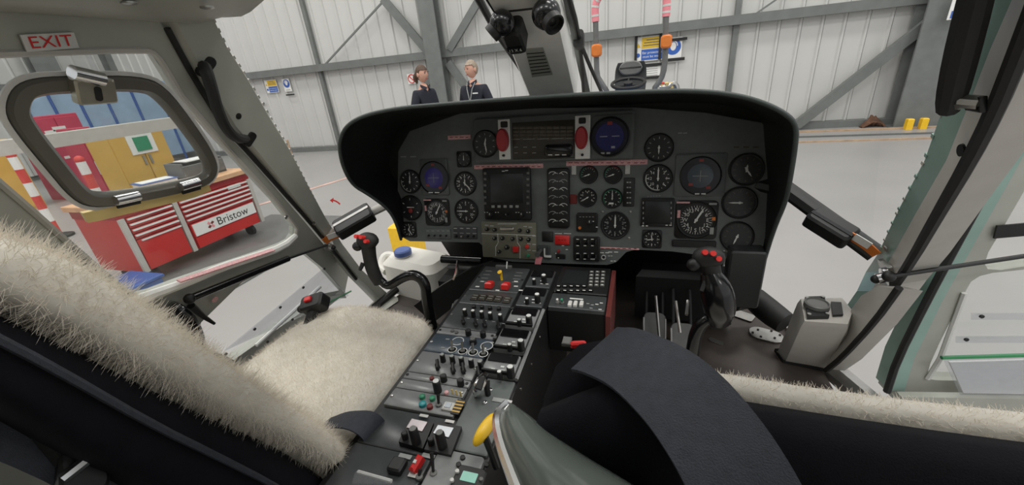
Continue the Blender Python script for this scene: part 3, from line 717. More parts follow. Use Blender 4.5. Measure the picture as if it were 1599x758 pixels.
# brass valve pipework behind the tug
e = empty('valve_pipework', ty(1050, 140, 1.5), 'grey pipe with brass valves standing beyond the tug', 'pipework'); o_ = ty(1050, 140, 1.5)
def LV(x, y): return on_y(x, y, YT + 1.5) - o_
b = MB(); b.tube([LV(1030, 137), LV(1044, 136), LV(1050, 130), LV(1056, 132), LV(1058, 142), LV(1058, 160)], .035, 8, smooth=1); b.build('pipe', 'metal', e)
b = MB(); b.cyl(Vector((0, 0, -o_.z)), Vector((0, 0, .02)), .03, 8); b.build('stand', 'steel_grey', e)
for px, mt in ((1034, 'tape_red'), (1041, 'brass'), (1049, 'brass')):
    b = MB(); b.cyl(LV(px, 138), LV(px, 130), .025, 8); v_ = b.build('valve', 'brass', e); b = MB(); b.ball(LV(px, 130), .035, .035, .02, 8); b.build('handwheel', mt, v_)
# yellow box beyond the nose
p = on_z(640, 372, .0); 
# ================================================================= COCKPIT SHELL
FZ = 0.65
b = MB(); b.plate([(-.86, -1.5, FZ), (.86, -1.5, FZ), (.86, 1.24, FZ), (.80, 1.52, FZ), (.62, 1.72, FZ), (-.62, 1.72, FZ), (-.80, 1.52, FZ), (-.86, 1.24, FZ)], [], .035, (0, 0, -1))
struct(b.build('floor_cockpit', 'floor_metal', smooth=None), 'dark metal cockpit floor under seats and pedals', 'floor')
b = MB(); b.plate([(-.62, 1.70, FZ), (.62, 1.70, FZ), (.62, 1.42, 1.12), (-.62, 1.42, 1.12)], [], .03, (0, 1, .4)); struct(b.build('wall_nose', 'black', smooth=None), 'black nose bulkhead below the instrument panel', 'wall')
for s in (-1, 1):
    b = MB(); b.tube([(s * .93, -1.4, FZ + .0), (s * .93, .5, FZ), (s * .93, 1.1, FZ), (s * .885, 1.22, FZ)], .035, 8); struct(b.build('trim_%d' % (5 + s), 'metal'), 'bare metal door sill strip along the %s floor edge' % ('left' if s < 0 else 'right'), 'sill')
# roof: rounded side rails, beams and two overhead panes
roof = empty('ceiling', (0, 0, 0), 'grey green cockpit roof frame with rounded rails and overhead panes', 'ceiling', kind='structure')
railp = [(-.645, 1.775), (-.63, 1.762), (-.585, 1.758), (-.555, 1.765), (-.50, 1.79), (-.43, 1.803), (-.40, 1.82), (-.42, 1.88), (-.60, 1.87), (-.65, 1.81)]
for s in (-1, 1):
    b = MB(); n = len(railp); rows = []
    for y, k in ((-1.5, 1), (.70, 1), (.76, .99), (.785, .96)): rows.append([Vector((-s * x * k, y, 1.82 + (z - 1.82) * (1 if k == 1 else .75))) for x, z in railp])
    b.grid(rows, True); b.add(rows[0], [tuple(range(n))]); b.add(rows[-1], [tuple(range(n))]); b.build('roof_rail', 'airframe', roof)
b = MB(); b.box((0, .735, 1.845), (.84, .10, .07), None, .012); b.build('front_beam', 'airframe', roof, None)
b = MB(); b.box((0, .42, 1.85), (.16, .56, .06), None, .012); b.build('centre_beam', 'airframe', roof, None)
b = MB(); b.box((0, -.70, 1.85), (.84, 1.62, .06)); b.build('cabin_roof', 'airframe', roof, None)
for s in (-1, 1):
    b = MB(); b.box((s * .25, .40, 1.87), (.36, .62, .004)); b.build('roof_pane', 'windscreen_glass', roof, None)
for px, py in ((323, 10), (200, 3)):
    p = on_z(px, py, 1.775); b = MB(); b.lathe([(.012, 0), (.012, -.003), (.006, -.005)], Matrix.Translation(p), 12); b.build('roof_screw', 'metal', roof)
# rear of the cabin: side walls and bulkhead behind the camera
for s in (-1, 1):
    wl = empty('wall_left_cabin' if s < 0 else 'wall_right_cabin', (0, 0, 0), 'pale cabin side lining with a wide window behind the %s seat' % ('left' if s < 0 else 'right'), 'wall', kind='structure')
    b = MB(); b.plate([(s * .93, -1.5, FZ), (s * .93, .12, FZ), (s * .905, .12, 1.03), (s * .905, -1.5, 1.03)], [], .03, (s, 0, 0)); b.build('lower_lining', 'cabin_lining', wl, None)
    def up(y, z): return (s * (.905 - .388 * (z - 1.03)), y, z)
    hole = [up(-1.35, 1.10), up(-.05, 1.10), up(-.05, 1.70), up(-1.35, 1.70)]
    b = MB(); b.plate([up(-1.5, 1.03), up(.12, 1.03), up(.12, 1.79), up(-1.5, 1.79)], [hole], .03, (s, 0, .39)); b.build('upper_lining', 'cabin_lining', wl, None)
    b = MB(); b.plate(hole, [], .003, (s, 0, .39)); b.build('cabin_pane', 'windscreen_glass', wl, None)
b = MB(); b.box((0, -1.52, 1.22), (1.86, .04, 1.2)); struct(b.build('wall_rear', 'cabin_lining', smooth=None), 'cabin rear bulkhead behind the seats', 'wall')
# ---------------------------------------------------------------- side planes (both door sides lean inwards at the top)
def on_side(x, y, s, off=0.0): return on_p(x, y, (s * (.905 - off), 0, 1.03), (s, 0, .39))
SIN = {s: Vector((-s, 0, -.39)).normalized() for s in (-1, 1)}      # inward normals
def loopL(pts, off=0.0): return [on_side(x, y, -1, off) for x, y in pts]
def rnd(loop, it=2):
    L_ = [Vector(p) for p in loop]
    for _ in range(it):
        q = []
        for i in range(len(L_)):
            a_, c_ = L_[i], L_[(i + 1) % len(L_)]; q += [a_ * .75 + c_ * .25, a_ * .25 + c_ * .75]
        L_ = q
    return L_
# ---------------------------------------------------------------- left door post
def loft_post(fr, re, s, w_in, w_out, name, material, parent=None):
    """fr/re: 3-D points of the front and rear inner edges; outer edges are pushed outwards"""
    rows = []
    for f, r in zip(fr, re):
        o = Vector((s, .15, .25)).normalized() * w_out; i_ = Vector((-s, 0, -.3)).normalized() * w_in; mid = (f + r) / 2
        rows.append([f, f.lerp(r, .12) + i_, f.lerp(r, .88) + i_, r, r + o, f + o])
    b = MB(); b.grid(rows, True); b.add(rows[0], [tuple(range(6))]); b.add(rows[-1], [tuple(range(6))])
    return b.build(name, material, parent, 40)
postL = empty('trim_1', (0, 0, 0), 'grey green left door post with black grab handle', 'post', kind='structure')
fL = [on_side(*p, -1) for p in ((330, 24), (352, 70), (385, 120), (420, 180), (450, 230), (480, 290), (505, 338), (530, 378))]
rL = [on_side(*p, -1) for p in ((262, 45), (282, 82), (304, 122), (350, 197), (392, 242), (440, 297), (478, 340), (515, 385))]
fL += [on_x(560, 418, -.88), on_x(610, 463, -.86), Vector((-.80, 1.38, FZ + .01))]; rL += [on_x(556, 436, -.89), on_x(596, 477, -.875), Vector((-.84, 1.22, FZ + .01))]
fL.insert(0, fL[0] + (fL[0] - fL[1]) * .6); rL.insert(0, rL[0] + (rL[0] - rL[1]) * .8)
loft_post(fL, rL, -1, .018, .05, 'post_body', 'airframe', postL)
# riveted windscreen edge strip along the post front, made of short tabs
for i in range(len(fL) - 4):
    a_, c_ = fL[i], fL[i + 1]
    n_ = max(3, int((c_ - a_).length / .022))
    for k in range(n_):
        q = a_.lerp(c_, (k + .5) / n_); d_ = (c_ - a_).normalized()
        b = MB(); b.box((0, 0, 0), (.006, .006, .011), TR(q + Vector((-.002, .001, 0)), x=(0, 1, 0), z=d_), .002); b.build('edge_clip', 'airframe' if k % 3 else 'airframe_pale', postL, None)
b = MB(); b.tube([p + Vector((.004, -.004, 0)) for p in rL[1:10]], .0065, 6, smooth=1); b.build('door_seal', 'black_rubber', postL)
for px, py, r_ in ((371, 181, .008), (490, 349, .007), (446, 339, .007)):
    b = MB(); b.lathe([(r_, 0), (r_, .004), (r_ * .5, .005)], TR(on_side(px, py, -1, .016), z=SIN[-1]), 12); b.build('post_plug', 'black' if px == 371 else 'metal', postL)
p = on_side(511, 383, -1, .02); b = MB(); b.lathe([(.022, 0), (.022, .010), (.012, .012), (.012, .026)], TR(p, z=SIN[-1]), 14); b.build('strut_mount', 'metal', postL)
b = MB(); b.ball(p + SIN[-1] * .028, .010); b.build('strut_ball', 'black', postL)
# black grab handle
h0, h1 = on_side(318, 103, -1, .012), on_side(386, 216, -1, .012)
hp = [h0, on_side(320, 105, -1, .045), on_side(331, 140, -1, .055), on_side(339, 170, -1, .055), on_side(352, 200, -1, .055), on_side(370, 218, -1, .045), h1]
b = MB(); b.tube(hp, [.011, .013, .012, .012, .012, .012, .010], 10, smooth=2); tag(b.build('grab_handle', 'black_rubber'), 'black curved grab handle on the left door post', 'handle')
b = MB(); b.prism(rrect(.022, .05, .010, 3), 0, .012, TR(h0, x=(0, .5, -.5), z=SIN[-1])); bpy.data.objects['grab_handle']; b.build('mount_plate', 'black', bpy.data.objects['grab_handle'])
b = MB(); b.prism(rrect(.022, .04, .008, 3), 0, .012, TR(h1, x=(0, .5, -.5), z=SIN[-1])); b.build('mount_plate', 'black', bpy.data.objects['grab_handle'])
# ---------------------------------------------------------------- left door
door = empty('door_1', (0, 0, 0), 'closed left cockpit door with storm window and exit label', 'door', kind='structure')
outer = loopL([(-420, 60), (-420, 20), (0, 41), (150, 40), (258, 50), (280, 86), (302, 126), (348, 201), (390, 246), (438, 301), (476, 345), (512, 388), (548, 430), (600, 520), (560, 640), (250, 700), (-100, 600)])
# lower outline must stay above the sill: clamp
def clampz(l, z0): return [p if p.z >= z0 else Vector((-(.905 - .39 * (z0 - 1.03)), p.y, z0)) for p in l]
outer = [loopL([(-250, 35)])[0], loopL([(0, 41)])[0], loopL([(150, 41)])[0]] + loopL([(257, 50), (280, 88), (302, 128), (348, 203), (390, 248), (438, 303), (476, 347), (513, 391), (545, 425)])
yb0 = 0.14
outer = [Vector((-(.905 - .39 * (1.80 - 1.03)), yb0, 1.80)), Vector((-(.905 - .39 * (1.80 - 1.03)), .62, 1.80))] + outer[3:] + [Vector((-1.03, 1.30, .71)), Vector((-1.03, yb0, .71))]
win = rnd(loopL([(-150, 92), (-60, 86), (226, 77), (244, 84), (262, 112), (290, 160), (464, 350), (462, 376), (440, 388), (300, 437), (226, 466), (205, 462), (130, 400), (0, 286), (-150, 160)]), 1)
low = [on_side(x, y, -1) for x, y in ((378, 441), (430, 416), (470, 397), (477, 397), (505, 420), (538, 458), (541, 466))] + [Vector((-1.0, 1.14, .79)), Vector((-.99, .72, .81))] + [on_side(x, y, -1) for x, y in ((352, 556), (322, 545), (312, 512), (314, 504))]
b = MB(); b.plate(outer, [win, low], .032, -SIN[-1]); b.build('door_panel', 'airframe', door, 30)
# raised pale sill and rims
b = MB(); b.tube(win + [win[0]], .006, 6, flat=1); b.build('window_rim', 'airframe_pale', door)
sill = [on_side(x, y, -1, .006) for x, y in ((190, 476), (235, 462), (300, 438), (345, 418), (395, 402), (442, 386), (462, 368))]
b = MB(); b.tube(sill, [.012, .013, .011, .012, .012, .012, .009], 8, smooth=1); b.build('window_sill', 'white_enamel', door)
b = MB(); b.box((0, 0, 0), (.30, .004, .014), TR(on_side(362, 412, -1, .019), x=(on_side(442, 388, -1) - on_side(300, 436, -1)), z=SIN[-1]).copy()); b.build('sill_placard', 'label_pink', door, None)
b = MB(); b.plate([p - SIN[-1] * .012 for p in win], [], .004, -SIN[-1]); b.build('window_pane', 'door_glass', door, None)
b = MB(); b.plate([p - SIN[-1] * .012 for p in low], [], .004, -SIN[-1]); b.build('lower_pane', 'windscreen_glass', door, None)
# clear inner kick panel with bolts and green edge
kp = [on_side(x, y, -1, .03) for x, y in ((352, 548), (506, 420), (545, 462), (432, 512))]
b = MB(); b.plate(kp, [], .004, -SIN[-1]); b.build('kick_panel', 'clear_plastic', door, None)
for x, y in ((352, 553), (397, 514), (437, 480), (473, 449), (506, 420), (417, 534), (456, 499)):
    b = MB(); b.lathe([(.005, 0), (.005, .004)], TR(on_side(x, y, -1, .032), z=SIN[-1]), 8); b.build('bolt', 'black', door)
b = MB(); b.tube([on_side(512, 474, -1, .03), on_side(548, 455, -1, .03)], .004, 6); b.build('edge_strip', 'green_strip', door)
b = MB(); b.tube([on_side(400, 540, -1, .02), on_side(500, 448, -1, .02)], .007, 8); b.build('reflection_strip', 'print_white', door)  # white bar painted in for the bright reflection on the kick panel
# exit label
pe = on_side(79, 65, -1, .006); xe = (on_side(120, 61, -1) - on_side(38, 66, -1)); Te = TR(pe, x=xe, z=SIN[-1]); we = xe.length
he = (on_side(79, 53, -1) - on_side(79, 78, -1)).length
b = MB(); b.box((0, 0, 0), (we, he * .98, .003), Te); lb = b.build('exit_label', 'label_white', door, None, 'white label with red EXIT lettering')
b = MB(); b.text('EXIT', he * 1.0, Te @ Matrix.Translation((0, 0, .0022)) @ Matrix.Diagonal((1.12, 1, 1, 1))); b.build('exit_lettering', 'paint_red', lb, None)
# storm window ring
ring_o = loopL([(2, 172), (14, 134), (50, 119), (120, 117), (215, 117), (255, 132), (300, 190), (334, 242), (338, 268), (322, 290), (270, 304), (200, 318), (140, 325), (108, 310), (70, 265), (20, 205)], .022)
ring_o = rnd(ring_o, 2)
cen = sum(ring_o, Vector()) / len(ring_o)
wr = .030
def inset(l, d):
    out = []
    for i, p in enumerate(l):
        t = (l[(i + 1) % len(l)] - l[i - 1]).normalized(); nn = t.cross(SIN[-1]).normalized()
        if nn.dot(cen - p) < 0: nn = -nn
        out.append(p + nn * d)
    return out
sw = empty('storm_window', (0, 0, 0), 'hinged storm window with brown metal ring in the left door', 'window'); sw['kind'] = 'thing'
mat('ring_metal', (.155, .145, .125), .32, metal=.4, var=.06, scale=20)
r1, r2, r3 = inset(ring_o, .005), inset(ring_o, .022), inset(ring_o, .030)
up_ = SIN[-1]
b = MB(); b.grid([ring_o, [p + up_ * .012 for p in r1], [p + up_ * .012 for p in r2], r3, [p - up_ * .004 for p in r3], [p - up_ * .004 for p in ring_o], ring_o], True); b.build('ring_frame', 'ring_metal', sw, 50)
ro = inset(ring_o, -.007); b = MB(); b.grid([ro, [p + up_ * .004 for p in ro], [p + up_ * .004 for p in ring_o], ring_o, ro], True); b.build('outer_bead', 'label_white', sw, 50)
b = MB(); b.plate([p for p in inset(ring_o, .02)], [], .003, -up_); b.build('ring_pane', 'door_glass', sw, None)
xl = (on_side(165, 110, -1) - on_side(105, 110, -1)).normalized()
b = MB(); b.prism(rrect(.058, .042, .004, 2), 0, .016, TR(on_side(142, 140, -1, .035), x=xl, z=up_), .003); lt = b.build('latch', 'brass', sw); lt.data.materials[0] = mat('latch_metal', (.42, .40, .33), .3, metal=.7)
b = MB(); b.cyl(on_side(112, 113, -1, .052), on_side(160, 124, -1, .052), .012, 12); b.build('latch_roller', 'chrome', lt)
b = MB(); b.prism(rrect(.010, .024, .004, 2), .016, .018, TR(on_side(142, 142, -1, .035), x=xl, z=up_)); b.build('latch_slot', 'black', lt)
for x0, y0_, x1, y1_ in ((180, 314, 216, 306), (282, 292, 310, 284)):
    b = MB(); b.cyl(on_side(x0, y0_, -1, .042), on_side(x1, y1_, -1, .042), .010, 12); hg = b.build('hinge_barrel', 'chrome', sw)
    b = MB(); b.plate([on_side(x0, y0_, -1, .034), on_side(x1, y1_, -1, .034), on_side(x1 + 2, y1_ + 11, -1, .034), on_side(x0 + 2, y0_ + 11, -1, .034)], [], .004, up_); b.build('hinge_leaf', 'black', hg, None)
b = MB(); b.plate([on_side(x, y, -1, .018) for x, y in ((124, 331), (150, 326), (322, 287), (326, 296), (300, 307), (150, 343), (133, 346))], [], .008, up_); b.build('hinge_strip', 'brass', sw, None)
# gas strut on the door and D handle
g0 = on_side(511, 383, -1, .05); g1 = on_side(450, 404, -1, .045); g2 = on_side(296, 467, -1, .03)
e = empty('gas_strut', g2, 'black gas strut along the left door under the window', 'strut')
b = MB(); b.cyl(g0 - g2, g1 - g2, .0045, 10); b.build('rod', 'black', e)
b = MB(); b.cyl(g1 - g2, Vector((0, 0, 0)), .0105, 12); b.build('cylinder_tube', 'black_gloss', e)
b = MB(); b.ball((0, 0, 0), .014); b.build('end_fitting', 'black', e)
dh = [on_side(x, y, -1, o) for x, y, o in ((272, 478, .005), (276, 482, .05), (292, 492, .07), (304, 510, .07), (311, 530, .06), (313, 552, .05), (312, 575, .005))]
b = MB(); b.tube(dh, [.012, .014, .0135, .0135, .0135, .013, .012], 10, smooth=2); tag(b.build('pull_handle', 'black_gloss'), 'black arched pull handle low on the left door', 'handle')
b = MB(); b.tube([on_side(298, 478, -1, .02), on_side(318, 495, -1, .02), on_side(335, 506, -1, .035)], [.010, .007, .004], 8); tag(b.build('door_latch_lever', 'black'), 'small black latch lever beside the pull handle', 'lever')
b = MB(); b.lathe([(.009, 0), (.009, .002)], TR(on_side(335, 468, -1, .018), z=up_), 14); tag(b.build('round_sticker', 'label_pink'), 'small round sticker on the left door below the strut', 'sticker')
# ---------------------------------------------------------------- right door post and foot
postR = empty('trim_2', (0, 0, 0), 'grey green right door post with strut mount', 'post', kind='structure')
fR = [on_side(x, y, 1) for x, y in ((1520, -60), (1513, 0), (1492, 80), (1472, 170), (1444, 250), (1402, 330), (1372, 395), (1352, 425))]
mR = [on_side(x, y, 1) for x, y in ((1598, -60), (1580, 0), (1545, 80), (1510, 170), (1478, 250), (1432, 330), (1396, 395), (1378, 425))]
rR = [on_side(x, y, 1) for x, y in ((1660, -60), (1635, 0), (1602, 80), (1564, 170), (1522, 250), (1474, 330), (1430, 405), (1402, 445))]
for L_ in (fR, mR, rR): pass
fR += [on_x(1338, 455, .87), on_x(1322, 478, .86)]; mR += [on_x(1360, 455, .88), on_x(1335, 500, .87)]; rR += [on_x(1366, 496, .88), on_x(1318, 556, .868)]
o = Vector((1, .15, .25)).normalized() * .06; i_ = SIN[1] * .016
b = MB(); b.grid([fR, mR]); b.grid([[p + o for p in fR], fR]); b.build('front_face', 'airframe_green', postR, 30)
b = MB(); b.grid([mR, [p + i_ * .4 for p in rR]]); b.grid([[p + i_ * .4 for p in rR], [p + o for p in rR]]); b.build('side_face', 'airframe_pale', postR, 30)
q = [on_x(x, y, .846) for x, y in ((1330, 482), (1345, 462), (1372, 446), (1398, 452), (1362, 503), (1312, 558), (1288, 576), (1312, 530))]
b = MB(); b.plate(q, [], .05, (1, 0, 0)); b.build('lower_arm', 'airframe_pale', postR, 30)
b = MB(); b.tube([on_x(x, y, .85) for x, y in ((1404, 450), (1366, 503), (1316, 558), (1290, 579))], .008, 8, smooth=1); b.build('arm_seal', 'black_rubber', postR)
b = MB(); b.tube([p + SIN[1] * .006 for p in rR], .010, 8, smooth=1); b.build('door_seal', 'black_rubber', postR)
for i in range(len(fR) - 4):
    a_, c_ = fR[i], fR[i + 1]; n_ = max(3, int((c_ - a_).length / .022))
    for k in range(0, n_, 2):
        q = a_.lerp(c_, (k + .5) / n_); b = MB(); b.box((0, 0, 0), (.006, .006, .011), TR(q + Vector((.002, .001, 0)), x=(0, 1, 0), z=(c_ - a_)), .002); b.build('edge_clip', 'airframe_green' if k % 3 else 'airframe_pale', postR, None)
p = on_side(1388, 432, 1, .012); b = MB(); b.lathe([(.024, 0), (.024, .010), (.013, .012), (.013, .024)], TR(p, z=SIN[1]), 16); b.build('strut_mount', 'chrome', postR)
b = MB(); b.prism(rrect(.05, .022, .003, 2), 0, .010, TR(on_side(1387, 416, 1, .004), x=(0, 1, 0), z=SIN[1])); b.build('mount_bracket', 'metal', postR)
b = MB(); b.ball(p + SIN[1] * .026, .011); b.build('strut_ball', 'black', postR)
b = MB(); b.lathe([(.008, 0), (.008, .003), (.004, .004)], TR(on_side(1384, 389, 1, .004), z=SIN[1]), 12); b.build('post_screw', 'metal', postR)
b = MB(); b.prism(circ(.007, 12, ry=.012), 0, .003, TR(on_side(1503, 234, 1, .010), x=(0, .6, .4), z=SIN[1])); b.build('post_slot', 'black', postR)
# right grab handle: dark upper grip with bright bracket
hp = [on_side(x, y, 1, .035) for x, y in ((1535, -50), (1520, 10), (1500, 90), (1486, 150), (1480, 172))]
b = MB(); b.tube(hp, [.014, .016, .017, .016, .012], 10, smooth=1); gh = tag(b.build('grab_handle', 'black_rubber'), 'thick black grab handle high on the right door post', 'handle')
b = MB(); b.tube([on_side(1489, 166, 1, .03), on_side(1505, 158, 1, .03), on_side(1530, 160, 1, .02)], [.008, .009, .009], 8); b.build('bracket', 'metal', gh)
b = MB(); b.tube([on_side(1508, 154, 1, .02), on_side(1536, 154, 1, .02), on_side(1534, 172, 1, .02), on_side(1512, 168, 1, .02)], .004, 8); b.build('bracket_ring', 'black', gh)
# foot box of the post
ft = empty('post_foot', (0, 0, 0), 'grey boxed foot of the right door post with vent gauge on top', 'housing')
tq = [on_z(1248, 466, .925), on_z(1316, 464, .925), on_z(1334, 486, .925), on_z(1326, 508, .925), on_z(1254, 503, .925)]
bq = [on_z(1214, 550, FZ + .002), on_z(1300, 545, FZ + .002), on_z(1320, 550, FZ + .002), on_z(1290, 578, FZ + .002), on_z(1226, 566, FZ + .002)]
b = MB(); mid = [a_.lerp(c_, .06) + Vector((0, 0, -.004)) for a_, c_ in zip(tq, bq)]; ctr = sum(tq, Vector()) / 5; top = [p.lerp(ctr, .06) for p in tq]
b.grid([bq, mid, top], True); b.add(top, [tuple(range(5))]); b.add(bq, [tuple(range(5))[::-1]]); b.build('housing_body', 'airframe_pale', ft, 40)
b = MB(); lo = [p + (p - sum(bq, Vector()) / 5).normalized() * .010 for p in bq]; b.grid([[p + Vector((0, 0, .012)) for p in lo], lo], True); b.build('base_gasket', 'black', ft, None)
qv = [on_z(x, y, .927) for x, y in ((1256, 468), (1286, 467), (1294, 498), (1260, 499))]
b = MB(); b.plate(qv, [], .010, (0, 0, 1)); vt = b.build('gauge_plate', 'black', ft, None)
cv = sum(qv, Vector()) / 4; b = MB(); b.lathe([(.030, 0), (.030, .014), (.026, .016), (.024, .012)], Matrix.Translation(cv + Vector((0, 0, .005))), 20); b.build('gauge_rim', 'tug_grey', vt)
for q in qv:
    b = MB(); b.lathe([(.005, 0), (.005, .003)], Matrix.Translation(q.lerp(cv, .16) + Vector((0, 0, .010))), 8); b.build('screw', 'metal', vt)
b = MB(); b.plate([on_z(x, y, .927) for x, y in ((1297, 474), (1313, 475), (1316, 494), (1300, 495))], [], .006, (0, 0, 1)); b.build('switch_plate', 'black', ft, None)
# ---------------------------------------------------------------- right door, swung open
AN = R(8); DN = Vector((-math.sin(AN), math.cos(AN), 0)); DP0 = Vector((.95, 1.12, 1.0))
def on_door(x, y, off=0.0): return on_p(x, y, DP0 - DN * off, DN)
d2 = empty('door_2', (0, 0, 0), 'open right cockpit door with lower pane and map pocket', 'door', kind='structure')
out2 = [on_door(x, y) for x, y in ((1384, 612), (1400, 560), (1445, 470), (1495, 375), (1560, 255), (1640, 100), (1900, 60), (1900, 640), (1600, 628), (1400, 630))]
w_up = rnd([on_door(x, y) for x, y in ((1512, 455), (1522, 432), (1560, 420), (1700, 402), (1850, 390), (1850, 120), (1690, 140), (1640, 215), (1560, 350), (1530, 400))], 0)
w_up = rnd([on_door(x, y) for x, y in ((1545, 425), (1620, 413), (1850, 385), (1850, 130), (1700, 140), (1655, 200), (1570, 350), (1535, 408))], 1)
w_lo = rnd([on_door(x, y) for x, y in ((1506, 458), (1520, 434), (1560, 424), (1850, 400), (1850, 600), (1470, 595), (1446, 592), (1455, 560))], 1)
b = MB(); b.plate(out2, [w_up, w_lo], .035, DN); b.build('door_panel', 'airframe', d2, 30)
fe = [on_door(x, y, .02) for x, y in ((1386, 610), (1402, 560), (1447, 470), (1497, 375), (1562, 255), (1640, 100))]; fe2 = [on_door(x, y, .012) for x, y in ((1412, 612), (1428, 560), (1472, 470), (1525, 375), (1592, 255), (1672, 100))]
b = MB(); b.grid([[p + DN * .05 for p in fe], fe, fe2, [p + DN * .03 for p in fe2]]); b.build('front_stile', 'airframe_green', d2, 30)
b = MB(); b.tube([p + Vector((-.004, -.006, 0)) for p in fe], .009, 8, smooth=1); b.build('edge_seal', 'black_rubber', d2)
b = MB(); b.plate([p + DN * .015 for p in w_up], [], .004, DN); b.build('upper_pane', 'windscreen_glass', d2, None)
b = MB(); b.plate([p + DN * .015 for p in w_lo], [], .004, DN); b.build('lower_pane', 'door_glass', d2, None)
b = MB(); b.tube([on_door(1506, 458, .004), on_door(1468, 560, .004), on_door(1448, 592, .004)], .006, 6); b.build('pane_edge', 'label_white', d2)
for ys, x0 in ((494, 1516), (530, 1492)):
    b = MB(); b.plate([on_door(x0, ys - 5, .010), on_door(1860, ys - 5, .010), on_door(1860, ys + 5, .010), on_door(x0, ys + 5, .010)], [], .003, -DN); st = b.build('pane_strip', 'clear_plastic', d2, None)
    for x in (x0 + 16, x0 + 130, x0 + 250):
        b = MB(); b.lathe([(.005, 0), (.005, .004)], TR(on_door(x, ys, .014), z=-DN), 8); b.build('bolt', 'black', st)
pk = [on_door(x, y, .05) for x, y in ((1470, 556), (1870, 545), (1870, 622), (1498, 616))]
b = MB(); b.plate(pk, [], .003, -DN); pkt = b.build('map_pocket', 'clear_plastic', d2, None, 'clear map pocket with green top edge')
b = MB(); b.plate([on_door(x, y, .03) for x, y in ((1480, 564), (1870, 552), (1870, 618), (1502, 612))], [], .006, -DN); b.build('paper_sheet', 'paper', pkt, None)
b = MB(); b.tube([on_door(1470, 559, .05), on_door(1870, 547, .05)], .0055, 6); b.build('edge_strip', 'green_strip', pkt)
b = MB(); b.plate([on_door(x, y, .03) for x, y in ((1400, 612), (1870, 618), (1870, 640), (1398, 632))], [], .02, -DN); b.build('bottom_rail', 'airframe', d2, None)
b = MB(); b.plate([on_door(x, y, .006) for x, y in ((1555, 352), (1690, 340), (1690, 360), (1550, 372))], [], .004, -DN); b.build('black_trim', 'black', d2, None)
g0 = on_side(1388, 432, 1, .045); g1 = on_door(1470, 424, .03); g2 = on_door(1800, 370, .03)
e = empty('gas_strut', g0, 'long thin black strut holding the right door open', 'strut'); b = MB(); b.cyl(Vector((0, 0, 0)), g2 - g0, .005, 10); b.build('rod', 'black', e); b = MB(); b.ball((0, 0, 0), .013); b.build('end_fitting', 'black', e)
# ---------------------------------------------------------------- windscreen sill bars, mirror boxes, red tags
for s, nm in ((-1, 'left'), (1, 'right')):
    pa = Vector((s * .875, 1.15, 1.09)); pc = on_y(*((600, 322) if s < 0 else (1228, 296)), 1.30); pd = Vector((s * .5, 1.42, 1.24))
    b = MB(); b.tube([pa, pc, pd], .020 if s < 0 else .026, 8, flat=.7); struct(b.build('trim_%d' % (8 + s), 'black' if s > 0 else 'airframe_pale'), 'windscreen lower frame bar on the %s of the hood' % nm, 'frame')
    c_ = pa.lerp(pc, .52 if s < 0 else .50) + Vector((0, -.02, .0 if s < 0 else -.012)); ax = (pc - pa).normalized()
    e = empty('vent_box', TR(c_, x=ax, z=(0, -.5, .85)), 'small black box on the windscreen bar %s' % ('left of the hood above the cyclic grip' if s < 0 else 'right of the hood beside the door post'), 'box')
    b = MB(); b.prism(rrect((.155 if s < 0 else .115), (.085 if s < 0 else .06), .010, 3), -.02, .022, None, .006); b.build('body', 'black', e)
    b = MB(); b.box((0, .008, .0225), (.150 if s < 0 else .11, .013 if s < 0 else .01, .003)); b.build('stripe', 'metal' if s < 0 else 'black_gloss', e, None)
    dv_ = Vector((0, -.045, -.022)) if s < 0 else Vector((0, -.032, .0)); tA = pa.lerp(pc, .06) + dv_; tB = pa.lerp(pc, .30) + dv_
    e = empty('warning_tag', tA, 'orange ribbon tag with white label on the %s windscreen bar' % nm, 'tag'); w_ = tB - tA
    b = MB(); b.strap([Vector((0, 0, 0)), w_ * .5 + Vector((0, 0, .006)), w_ * 1.1], .030, (0, -.4, .8), .0015, 2); b.build('ribbon', 'orange', e)
    b = MB(); b.strap([w_ * .35 + Vector((0, -.006, .010)), w_ * .7 + Vector((0, -.006, .008)), w_ * 1.0 + Vector((0, -.006, .006))], .024, (0, -.4, .8), .001, 1); b.build('label_sheet', 'paper', e)
    # windscreen half
    c0, c1, c2, c3 = Vector((s * .09, 1.52, 1.48)), Vector((s * .09, .95, 1.82)), Vector((s * .60, .79, 1.79)), Vector((s * .86, 1.16, 1.13))
    rows = [[(c0.lerp(c3, u)).lerp(c1.lerp(c2, u), v) + Vector((0, .06 * math.sin(math.pi * u), .02 * math.sin(math.pi * u))) for u in [k / 8 for k in range(9)]] for v in [k / 6 for k in range(7)]]
    b = MB(); b.grid(rows); wo = b.build('window_%d' % (2 if s > 0 else 1), 'windscreen_glass'); struct(wo, 'curved clear windscreen half on the %s' % nm, 'windscreen')
    # nose side frame and lower edge
    b = MB(); b.tube([(s * .86, 1.22, FZ + .02), (s * .82, 1.50, FZ + .03), (s * .62, 1.74, FZ + .05)], .018, 8, smooth=1); struct(b.build('trim_%d' % (11 + s), 'black'), 'black lower nose frame edge on the %s' % nm, 'frame')
    b = MB(); b.tube([(s * .62, 1.73, FZ), (s * .62, 1.6, .95), (s * .66, 1.40, 1.18)], .020, 8, smooth=1); struct(b.build('trim_%d' % (14 + s), 'black'), 'black chin window upright on the %s' % nm, 'frame')
# red arrow sticker on the left windscreen
ra = [on_y(x, y, 1.24) for x, y in ((531, 319), (526, 315), (521, 313), (518, 312))]
b = MB(); b.strap(ra, .007, (0, 0, 1), .0008, 1); b.plate([on_y(x, y, 1.24) for x, y in ((515, 313), (521, 309), (520, 317))], [], .001, (0, -1, 0)); tag(b.build('arrow_sticker', 'paint_red', None, None), 'small curved red arrow sticker on the left windscreen', 'sticker')
